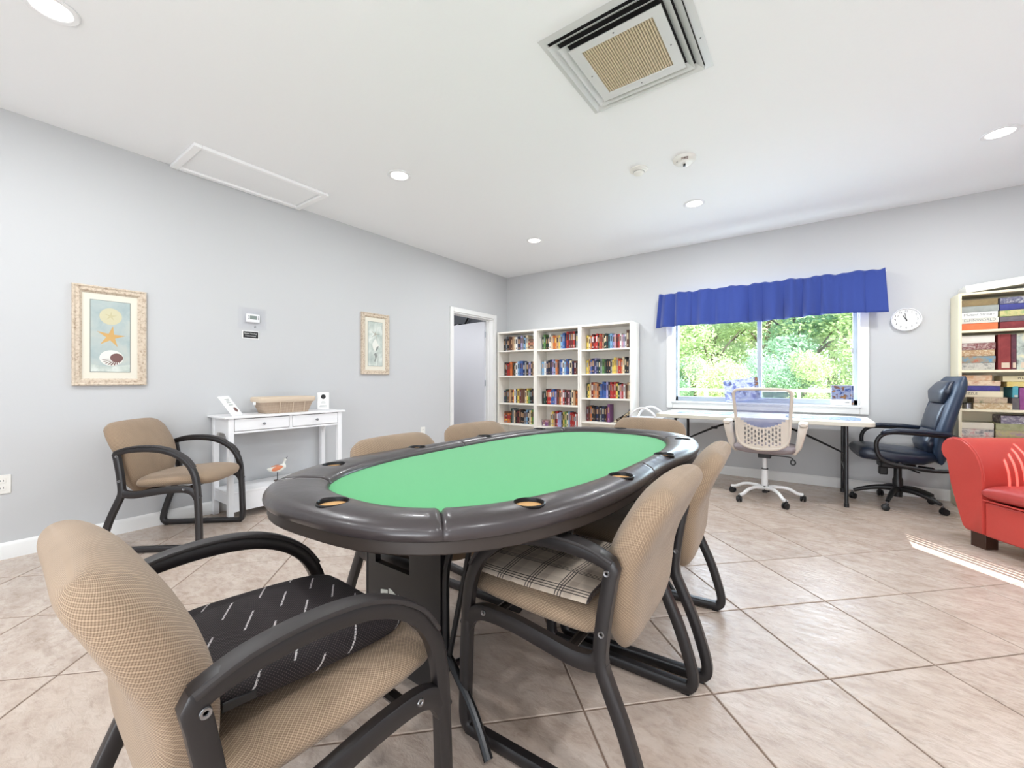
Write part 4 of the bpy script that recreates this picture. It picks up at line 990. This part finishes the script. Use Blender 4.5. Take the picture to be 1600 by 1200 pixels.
# puzzle boxes on the sill
sz = WZ0 + .017
t = thing('jigsaw_box', 'tall blue and white picture box leaning on the window sill', 'puzzle box', (-.64, 5.385, sz), rot=(rad(-8), -rad(8), 0))
MB().box(-.18, -.02, .02, .17, .02, .27).obj('box_base', 'jigbox1', t); MB().box(-.182, -.022, .02, .172, .005, .272).obj('lid', 'jigbox1', t, bevel=.001)
MB().box(.13, -.0235, .03, .17, -.022, .27).obj('side_panel', 'ink' if False else 'jigbox2', t)
t.location.z = sz - .0
text('9', .06, 'ink', t, (-.03, -.0235, .13), (PI / 2, 0, 0))
t = thing('jigsaw_box', 'small dark blue picture box at right end of window sill', 'puzzle box', (.235, 5.375, sz), rot=(0, 0, rad(4)))
MB().box(-.088, -.02, 0, .088, .025, .20).obj('box_base', 'paper', t); MB().box(-.09, -.022, .0, .09, .012, .202).obj('lid', 'paper', t, bevel=.001)
MB().box(-.088, -.0232, .06, .07, -.022, .20).obj('picture', 'jigbox2', t); MB().box(.072, -.0232, .004, .088, -.022, .198).obj('picture_strip', 'jigbox2', t)
text('1000', .02, 'ink', t, (.035, -.0225, .03), (PI / 2, 0, 0))

# white laundry style bin left of the table
t = thing('plastic_basket', 'white plastic basket with arched handles left of the folding table', 'basket', (-1.60, 4.93, 0))
b = MB(); rows = []
for r, z in ((.13, 0), (.165, .35), (.185, .60), (.19, .655), (.182, .655), (.178, .60), (.158, .35), (.124, .008)): rows.append([Vector((x, y, z)) for x, y in superel(r, r * .85, 3, 32)])
b.grid(rows, True, True).obj('bin_body', 'white', t, sharp=60)
for y in (-.155, .155): MB().tube(smooth_path([(-.15, y * .9, .64), (-.13, y, .70), (-.06, y, .755), (0, y, .77), (.06, y, .755), (.13, y, .70), (.15, y * .9, .64)], 4), .014, 8).obj('handle', 'white', t)

# ------------------------------------------------------------------ blue valance, clock
t = thing('window_valance', 'gathered royal blue fabric valance hung above the window', 'valance', (0, 0, 0))
MB().tube([(-1.56, 5.29, 2.135), (.555, 5.29, 2.135)], .01, 8).obj('curtain_rod', 'white', t)
for x in (-1.56, .555): MB().tube([(x, 5.29, 2.135), (x, Y1, 2.135)], .009, 8).obj('rod_bracket', 'white', t)
def cloth(x0, x1, ph, zb, fn):
    nx, nz = 150, 18; b = MB(); rows = []
    for j in range(nz + 1):
        v = j / nz; row = []
        for i in range(nx + 1):
            u = i / nx; x = x0 + (x1 - x0) * u
            g = max(0, 1 - abs(v - .07) / .10)
            amp = .022 + .050 * v
            yy = 5.262 - amp * (abs(math.sin(15 * x + ph + 1.5 * math.sin(4 * x))) ** .7 * .8 + .3 * math.sin(37 * x + ph * 2 + 2 * math.sin(5 * x))) - .007 * (.35 + g) * math.sin(78 * x + 4 * math.sin(5 * x)) * (1 - .7 * v)
            zt = 2.152 + .006 * math.sin(23 * x) + .004 * math.sin(57 * x + 1)
            zz = zt + (fn(x) - zt) * v
            row.append(Vector((x + (-.035 * v * (1 - u) ** 6 if x0 < -1 else 0) + (.022 * v * u ** 6 if x1 > .4 else 0), yy, zz)))
        rows.append(row)
    b.grid(rows, False, False); o = b.obj('fabric_panel', 'blue', t, sharp=80); s_ = o.modifiers.new('solid', 'SOLIDIFY'); s_.thickness = .003; return o
cloth(-1.552, -.52, .4, 0, lambda x: 1.735 + .012 * math.sin(4.5 * x + 1) + .02 * max(0, (x + 1.1)))
cloth(-.525, .55, 1.9, 0, lambda x: 1.742 + .012 * math.sin(5 * x + .8) - .012 * max(0, x))

t = thing('wall_clock', 'round white wall clock with black numerals right of the valance', 'clock', (.708, Y1, 1.663), rot=(PI / 2, 0, 0))
MB().lathe([(0, 0), (.102, 0), (.108, .012), (.108, .028), (.102, .032), (.097, .026), (.097, .018), (0, .018)], 48).obj('case', 'white', t, sharp=40)
MB().lathe([(0, .018), (.096, .018), (.096, .019), (0, .019)], 40).obj('dial', 'paper', t)
for k in range(1, 13):
    a = rad(90 - 30 * k); text(str(k), .026, 'ink', t, (.078 * math.cos(a), .078 * math.sin(a), .0195), (0, 0, 0), name='numeral')
def hand(name, ang, L, w, z):
    MB().box(-w, -L * .25, 0, w, L, .0012).obj(name, 'ink', t, loc=(0, 0, z), rot=(0, 0, -rad(ang)))
hand('hour_hand', 329, .045, .0028, .021); hand('minute_hand', 350, .064, .002, .023)
MB().lathe([(0, 0), (.005, 0), (.005, .004), (0, .004)], 12, (0, 0, .021)).obj('hub', 'ink', t)

# ------------------------------------------------------------------ office chairs
def base5(t, r, ang, m_arm, hub_z, kind):
    for k in range(5):
        a = rad(ang + 72 * k); c, s_ = math.cos(a), math.sin(a)
        if kind == 'tube': pts = smooth_path([(.02, 0, hub_z), (.10, 0, hub_z + .012), (.19, 0, hub_z), (.255, 0, hub_z - .035), (r, 0, .062)], 4); rr = [.015 + (.0 if i > 3 else .004) for i in range(len(pts))]
        else: pts = smooth_path([(.02, 0, hub_z + .012), (.12, 0, hub_z + .008), (.22, 0, hub_z - .018), (r - .01, 0, hub_z - .05)], 4); rr = [.026 - .012 * i / len(pts) for i in range(len(pts))]
        arm = MB().tube([(p[0] * c, p[0] * s_, p[2]) for p in pts], rr, 10).obj('base_arm', m_arm, t, sharp=60)
        tw = a + 1.1 + k
        cs_ = D.objects.new('caster', None); C.objects.link(cs_); cs_.parent = t; cs_.location = (r * c, r * s_, 0); cs_.rotation_euler = (0, 0, tw)
        for s2 in (-1, 1): MB().lathe([(0, -.009), (.018, -.009), (.0265, -.006), (.0265, .006), (.018, .009), (0, .009)], 20, mt=Matrix.Translation((.01, s2 * .013, .0265)) @ Matrix.Rotation(PI / 2, 4, 'X')).obj('wheel', 'black', cs_)
        MB().box(-.012, -.01, .022, .012, .01, .062).obj('caster_fork', 'black', cs_, bevel=.004)
        MB().cyl((0, 0, .05), (0, 0, .075), .006, 8).obj('stem', 'steel', cs_)
# white mesh back chair, faces the window (+y)
t = thing('mesh_office_chair', 'beige framed mesh back swivel chair with white five star base', 'chair', (-.362, 4.46, 0), rz=0)
base5(t, .30, 18, 'whitemetal', .105, 'tube')
MB().lathe([(0, .06), (.022, .06), (.022, .10), (.03, .115), (.03, .125), (0, .125)], 16).obj('hub', 'black', t)
MB().lathe([(0, .12), (.026, .12), (.026, .275), (0, .275)], 16).obj('post_cover', 'whitemetal', t); MB().lathe([(0, .275), (.028, .275), (.028, .283), (0, .283)], 16).obj('collar', 'black', t)
MB().lathe([(0, .283), (.017, .283), (.017, .395), (0, .395)], 14).obj('gas_column', 'whitemetal', t)
MB().box(-.05, -.07, .385, .05, .10, .425).obj('mechanism', 'black', t, bevel=.006)
MB().tube(smooth_path([(.04, .0, .405), (.16, 0, .405), (.20, 0, .40), (.215, 0, .385)], 3), .005, 6).obj('lever', 'black', t)
b = MB(); b.tube([(.215 + .018 * math.cos(q), 0, .358 + .022 * math.sin(q)) for q in [2 * PI * i / 12 for i in range(12)]], .006, 6, closed=True); b.obj('lever_grip', 'black', t)
rows = []
for i in range(17):
    t_ = (1 - math.cos(PI * i / 16)) / 2; y = -.20 + .44 * t_; e = max(.01, 1 - abs(2 * t_ - 1) ** 6) ** .4
    rows.append([Vector((x * (1 - .12 * abs(2 * t_ - 1) ** 4), y, z + .475 - .015 * t_ ** 4 + .10 * (x / .25) ** 4 * .12)) for x, z in superel(.245, .045 * e, 3, 28)])
MB().grid(rows, True, True).obj('seat', 'tuff', t, sharp=75)
def by(z): return -.215 - .10 * ((z - .50) / .52) + .03 * math.sin((z - .5) / .52 * PI)   # back curve
def bpt(x, z, o=0): return Vector((x, by(z) - .03 * (1 - (x / .22) ** 2) + o, z))
outl = [(-.125, .505), (0, .487), (.125, .505), (.185, .56), (.20, .68), (.21, .85), (.216, .96), (.20, 1.0), (.15, 1.012), (0, 1.016), (-.15, 1.012), (-.20, 1.0), (-.216, .96), (-.21, .85), (-.20, .68), (-.185, .56)]
OP = smooth_path([Vector((a, 0, z)) for a, z in outl], 4, True)
b = MB(); b.tube([bpt(p.x, p.z) for p in OP], .013, 8, closed=True); b.obj('back_frame', 'beigeplastic', t, sharp=60)
def zlow(x): return .665 + .085 * (x / .19) ** 2
# lattice lower shell
b = MB(); nc = 15
zb = lambda x: .495 + .045 * (abs(x) / .19) ** 3
def strip(x0, z0, x1, z1):
    pts = []
    for o in (-.0025, .0025): pts += [bpt(x0, z0, o), bpt(x1, z0, o), bpt(x1, z1, o), bpt(x0, z1, o)]
    b.add(pts, [(0, 1, 2, 3), (7, 6, 5, 4), (0, 4, 5, 1), (1, 5, 6, 2), (2, 6, 7, 3), (3, 7, 4, 0)])
xs = [-.195 + .39 * i / nc for i in range(nc + 1)]
for i, x in enumerate(xs[1:-1]):
    strip(x - .0062, max(zb(x), .49), x + .0062, zlow(x) + .002)
for i in range(nc):
    xm = (xs[i] + xs[i + 1]) / 2
    for k in range(8):
        z = .515 + .040 * k + (.020 if i % 2 else 0)
        if zb(xm) + .01 < z < zlow(xm) - .012: strip(xs[i], z, xs[i + 1], z + .014)
    strip(xs[i], zlow(xm) - .004, xs[i + 1], zlow(xm) + .014); strip(xs[i], zb(xm) - .005, xs[i + 1], zb(xm) + .022)
    if abs(xm) > .15: strip(xs[i], zb(xm), xs[i + 1], zlow(xm))
tag(b.obj('lattice_shell', 'beigeplastic', t), kind='stuff')
b = MB(); rows = []
for i in range(17):
    x = -.205 + .41 * i / 16; zt = 1.005 - .02 * (abs(x) / .205) ** 8; rows.append([bpt(x, zlow(min(.19, abs(x))) + (zt - zlow(min(.19, abs(x)))) * j / 12, .004) for j in range(13)])
b.grid(rows, False, False)
mm = D.materials.new('lilac_mesh'); mm.use_nodes = True; n = NT(mm); n.b.inputs['Base Color'].default_value = lin((128, 138, 188)); n.b.inputs['Roughness'].default_value = .8; n.b.inputs['Alpha'].default_value = .55
b.obj('back_mesh', mm, t, sharp=80)
for s_ in (-1, 1):
    b = MB(); rows = []
    for p, w, th in ((Vector((s_ * .225, -.06, .44)), .05, .016), (Vector((s_ * .258, -.075, .50)), .055, .024), (Vector((s_ * .276, -.09, .60)), .05, .030), (Vector((s_ * .288, -.10, .675)), .05, .034), (Vector((s_ * .29, -.07, .700)), .06, .034)):
        rows.append([p + Vector((x, y, 0)) for x, y in superel(th, w, 4, 16)])
    b.grid(rows, True, True); b.obj('arm_support', 'beigeplastic', t, sharp=60)
    b = MB(); rows = []
    for y, w in ((-.17, .02), (-.155, .034), (-.05, .036), (.05, .034), (.075, .018)): rows.append([Vector((s_ * .292 + x, y, .712 + z - (.0 if y > -.1 else .004))) for x, z in superel(w, .014, 3, 16)])
    b.grid(rows, True, True); b.obj('armrest', 'beigeplastic', t, sharp=60)

# black executive chair facing -x
t = thing('executive_chair', 'black padded high back office chair beside the cream bookcase', 'chair', (.60, 4.95, 0), rz=rad(180 + 6))
base5(t, .31, -43 - 186 + 6 + 360, 'black', .13, 'plastic')
MB().lathe([(0, .07), (.03, .07), (.036, .13), (.036, .22), (.028, .24), (.028, .33), (0, .33)], 16).obj('gas_column', 'black', t)
MB().box(-.10, -.08, .325, .13, .08, .375).obj('mechanism', 'black', t, bevel=.01)
MB().box(.07, -.03, .255, .13, .03, .325).obj('tension_knob', 'black', t, bevel=.01); MB().tube([(-.02, .05, .34), (-.06, .2, .335), (-.08, .24, .33)], .006, 6).obj('lever', 'black', t)
def pil(name, pts, ws, ths, m, ex=3, MM=28, N=18, curl=0, ep=7):
    L = len(pts) - 1; rows = []
    def at(arr, u):
        k = min(int(u * L), L - 1); f = u * L - k; return arr[k] + (arr[k + 1] - arr[k]) * f
    P = [Vector((a, 0, z)) for a, z in pts]
    for i in range(N + 1):
        u = (1 - math.cos(PI * i / N)) / 2; u = min(max(u, .001), .999); p = at(P, u); d = (at(P, min(1, u + .03)) - at(P, max(0, u - .03))).normalized(); nr = Vector((-d.z, 0, d.x)); e = (1 - abs(2 * u - 1) ** ep) ** .45
        rows.append([p + Vector((0, x, 0)) + nr * (y + curl * (x / .25) ** 2) for x, y in superel(at(ws, u), at(ths, u) * e, ex, MM)])
    return MB().grid(rows, True, True).obj(name, m, t, sharp=75)
# local +x is forward (towards -x of the room)
pil('seat', [(-.22, .455), (-.1, .44), (.05, .445), (.2, .462), (.27, .462), (.305, .458)], [.18, .25, .26, .255, .245, .22], [.045, .062, .066, .066, .06, .05], 'execleather', ex=3.5, ep=9)
pil('backrest', [(-.235, .40), (-.235, .54), (-.26, .70), (-.30, .86), (-.345, 1.02), (-.372, 1.12)], [.20, .245, .255, .26, .25, .19], [.05, .062, .055, .05, .05, .04], 'execside', curl=-.02)
pil('lumbar_pad', [(-.185, .46), (-.175, .56), (-.205, .68)], [.14, .19, .15], [.04, .055, .03], 'execleather', curl=-.01)
pil('middle_pad', [(-.20, .66), (-.23, .78), (-.265, .90)], [.16, .18, .16], [.02, .03, .02], 'execleather', curl=-.01)
pil('headrest', [(-.255, .90), (-.275, .99), (-.315, 1.08)], [.14, .19, .14], [.035, .05, .035], 'execleather', curl=-.01)
for s_ in (-1, 1):
    y = s_ * .275
    loop = smooth_path([Vector(q) for q in ((-.30, 0, .63), (-.15, 0, .645), (.0, 0, .655), (.12, 0, .65), (.18, 0, .61), (.20, 0, .54), (.18, 0, .45), (.12, 0, .40), (0, 0, .375), (-.15, 0, .36), (-.26, 0, .37), (-.31, 0, .42), (-.315, 0, .52))], 4, True)
    b = MB(); b.sweep2([(p.x, p.z) for p in loop], [(.016 * math.cos(q), .014 * math.sin(q)) for q in [2 * PI * i / 10 for i in range(10)]], y); b.obj('arm_loop', 'black', t, sharp=60)
    b = MB(); rows = []
    for x, w, z in ((-.26, .015, .655), (-.24, .03, .66), (-.1, .034, .672), (.06, .034, .676), (.14, .03, .662), (.17, .014, .64)): rows.append([Vector((x, y + a, z + c_)) for a, c_ in superel(w, .017, 3, 16)])
    b.grid(rows, True, True); b.obj('arm_pad', 'execleather', t, sharp=70)
    MB().tube([(.05, y, .40), (.05, y * .3, .36)], .012, 8).obj('arm_bracket', 'black', t); MB().tube([(-.15, y, .375), (-.12, y * .3, .355)], .012, 8).obj('arm_bracket', 'black', t)

# ------------------------------------------------------------------ red armchair
ang = math.atan2(-.83, .556)
t = thing('red_armchair', 'red leather armchair with rolled arms and dark wooden block feet', 'armchair', (.874, 3.914, 0), rz=ang)
# local x: along the front (towards camera right), local y: +y = into the chair? rotate: local +y = (-sin, cos) -> (.83,.556) = backwards
SW, DP = .60, .82
def arm_prof(s_):  # outline in (x,z); inner face at x=0, outer -.10..-.265
    P = [(0, .10), (0, .30), (0, .44), (-.005, .50), (-.02, .56), (-.045, .615), (-.085, .662), (-.135, .692), (-.185, .698), (-.232, .682), (-.262, .645), (-.268, .605), (-.255, .568), (-.232, .548), (-.222, .50), (-.200, .38), (-.160, .24), (-.120, .12), (-.10, .10)]
    return P
for s_, off in ((1, 0), (-1, SW)):
    P = [(off + s_ * x, z) for x, z in arm_prof(0)]
    rows = []
    for y, ins in ((0, .012), (.006, .004), (.02, 0), (DP - .12, 0), (DP - .06, .0), (DP - .04, .012)):
        cx = sum(p[0] for p in P) / len(P); cz = sum(p[1] for p in P) / len(P)
        rows.append([Vector((x + (cx - x) * ins * 3, y, z + (cz - z) * ins * 3 * .6)) for x, z in P])
    b = MB(); b.grid(rows, True, True); ar = b.obj('arm', 'red', t, sharp=50)
    pp = smooth_path([Vector((off + s_ * x, .012, z)) for x, z in arm_prof(0)[2:14]], 3); MB().tube(pp, .004, 6).obj('piping', 'red', ar)
    for yy in (.03, DP - .14):
        cxx = off + s_ * -.055; MB().box(cxx - .045, yy, 0, cxx + .045, yy + .08, .10).obj('foot', 'wood_dark', t, bevel=.003)
MB().box(0, .012, .092, SW, DP - .05, .31).obj('seat_base', 'red', t, bevel=.012, seg=3)
rows = []
for i in range(15):
    u = (1 - math.cos(PI * i / 14)) / 2; e = max(.02, 1 - abs(2 * u - 1) ** 8) ** .35; rows.append([Vector((SW / 2 + x, -.012 + (DP - .22) * u, .372 + z + .012 * (1 - (x / .3) ** 2))) for x, z in superel(SW / 2 - .004, .056 * e, 5, 32)])
MB().grid(rows, True, True).obj('seat_cushion', 'redseat', t, sharp=75)
MB().tube([(.01, -.006, .325), (SW - .01, -.006, .325)], .005, 6).obj('piping', 'red', t)
rows = []
for z, y0_, th in ((.28, .64, .05), (.32, .62, .08), (.5, .66, .09), (.68, .71, .085), (.76, .735, .075), (.80, .745, .03)): rows.append([Vector((SW / 2 + x, y0_ + y + .05, z)) for x, y in superel(.33 if z < .77 else .30, th, 4, 28)])
MB().grid(rows, True, True).obj('backrest', 'red', t, sharp=75)
rows = []
for z, y0_, th in ((.42, .60, .03), (.46, .585, .06), (.6, .60, .07), (.72, .635, .06), (.755, .65, .025)): rows.append([Vector((SW / 2 + x, y0_ + y, z)) for x, y in superel(.28, th, 4, 28)])
MB().grid(rows, True, True).obj('back_cushion', 'redseat', t, sharp=75)

# ------------------------------------------------------------------ outdoors
o = MB().box(-5, Y0 - WT - 4.4, 2.55, 4, Y0 - WT, 2.7).obj('sun_blocker', 'trim'); tag(o, kind='structure')  # unseen slab added to keep sun from entering the front opening
o = MB().box(-60, Y1 + WT, -.4, 60, 90, -.15).obj('lawn', 'lawn'); tag(o, kind='structure')
o = MB().box(-60, -60, -.4, 60, Y0 - WT, -.15).obj('grey_ground', 'grey_ground'); tag(o, kind='structure')  # unseen ground, made grey so the light it bounces stays neutral
o = MB().box(X1 + .15, Y0 - WT, -.4, 60, Y1 + WT, -.15).obj('drive', 'grey_ground'); tag(o, kind='structure')
o = MB().box(-60, 9.2, -.152, 60, 11.2, -.145).obj('path', mat('pale_concrete', (226, 222, 214), .9)); tag(o, kind='structure')
def foliage_mesh(seed, rx, rz, n, size, m):
    rr = random.Random(seed); vs = []; fs = []
    blobs = [(rr.uniform(-.6, .6) * rx, rr.uniform(-.6, .6) * rx, rr.uniform(-.6, .75) * rz, rr.uniform(.28, .5)) for _ in range(16)]
    for i in range(n):
        bx_, by_, bz_, br = rr.choice(blobs)
        d = Vector((rr.gauss(0, 1), rr.gauss(0, 1), rr.gauss(0, 1))).normalized(); k = rr.uniform(.55, 1.0)
        p = Vector((bx_ + d.x * br * rx * k, by_ + d.y * br * rx * k, bz_ + d.z * br * rz * .8 * k))
        a = Vector((rr.gauss(0, 1), rr.gauss(0, 1), rr.gauss(0, .6))).normalized(); c_ = a.cross(Vector((rr.gauss(0, 1), rr.gauss(0, 1), rr.gauss(0, 1)))).normalized(); s_ = size * rr.uniform(.6, 1.3)
        o_ = len(vs); vs += [p - a * s_, p + c_ * s_ * .45, p + a * s_, p - c_ * s_ * .45]; fs.append((o_, o_ + 1, o_ + 2, o_ + 3))
    me = D.meshes.new('foliage'); me.from_pydata([tuple(v) for v in vs], [], fs); me.materials.append(M[m]); return me
FM = [foliage_mesh(1, 2.3, 2.0, 11000, .075, 'leafA'), foliage_mesh(2, 2.3, 2.2, 11000, .07, 'leafB'), foliage_mesh(3, 2.2, 1.8, 11000, .075, 'leafC')]
def trunk_mesh():
    b = MB(); b.tube(smooth_path([(0, 0, -.2), (.05, 0, 1), (-.04, .05, 2.2), (.05, 0, 3.4)], 4), [.14 - .006 * i for i in range(13)], 8)
    for k in range(6):
        a = k * 1.05; b.tube([(0, 0, 1.5 + .25 * k), (.7 * math.cos(a), .7 * math.sin(a), 2.3 + .25 * k), (1.4 * math.cos(a), 1.4 * math.sin(a), 2.9 + .25 * k)], [.06, .04, .015], 6)
    me = b.mesh('trunk', 60); me.materials.append(M['bark']); return me
TM = trunk_mesh()
tl = ['pale green broad tree', 'yellow green tree', 'blue green bushy tree']
pos = [(-8.5, 19, 0, 1.15), (-6.0, 15.5, 1, .9), (-4.4, 20, 2, 1.2), (-2.9, 16, 0, .85), (-1.5, 20.5, 1, 1.2), (-.3, 16.5, 2, .95), (1.3, 15.5, 0, .95), (2.7, 20, 1, 1.15), (4.6, 17, 2, 1.0), (6.5, 21, 0, 1.3), (-11.5, 22, 2, 1.3), (-3.6, 24, 1, 1.6), (.8, 25, 0, 1.7), (5, 26, 2, 1.7), (-7.5, 26, 0, 1.7)]
where = ['far left through the window', 'left of the pale post', 'behind the pale post', 'in the left half of the window', 'just left of the window mullion', 'just right of the window mullion', 'in the right half of the window', 'toward the right window frame', 'at the right window edge', 'far right beyond the window', 'farthest left in the back row', 'back row behind the left pane', 'back row behind the right pane', 'back row far right', 'back row far left']
for (x, y, k, s_), wh in zip(pos, where):
    o = thing('tree', '%s, %s' % (tl[k], wh), 'tree', (x, y, -.15), rz=x * 3.1, group='trees beyond the lawn'); o.scale = (s_,) * 3
    link('trunk', TM, o); f_ = link('foliage', FM[k], o, loc=(0, 0, 3.1)); f_['kind'] = 'stuff'
sh = [(-7, 14.5, 2), (-5.2, 14.2, 0), (-3.7, 14.6, 2), (-2.2, 14.0, 1), (-.9, 14.4, 2), (.4, 14.2, 0), (1.7, 14.0, 1), (3.2, 14.4, 2), (-9, 15, 0), (5, 14.5, 0)]
for i, (x, y, k) in enumerate(sh):
    o = thing('shrub', '%s shrub in the row behind the white fence, %s' % (['pale green', 'yellow green', 'blue green'][k], ['leftmost but one', 'third from left', 'fourth from left', 'fifth from left', 'sixth from left', 'fourth from right', 'third from right', 'second from right', 'leftmost', 'rightmost'][i]), 'shrub', (x, y, -.15), rz=x, group='shrubs behind the white fence')
    f_ = link('foliage', FM[k], o, loc=(0, 0, .95)); f_.scale = (.5, .4, .62); f_['kind'] = 'stuff'
    MB().tube([(0, 0, -.1), (.02, 0, .9)], .04, 6).obj('stem', 'bark', o)
fe = thing('rail_fence', 'white post and rail fence across the lawn outside', 'fence', (0, 13, -.15))
for k in range(17): MB().box(-8 + k * 1.1 - .04, -.04, 0, -8 + k * 1.1 + .04, .04, 1.02).obj('post', 'white', fe)
for z in (.95, .55): MB().box(-8, -.02, z, 9.7, .02, z + .07).obj('rail', 'white', fe)
o = MB().tube([(0, 0, 0), (0, 0, 3.4)], .035, 10).obj('porch_post', 'white', loc=(-2.42, 8.4, -.15)); tag(o, 'slender white post standing on the lawn left of window mullion', 'post')
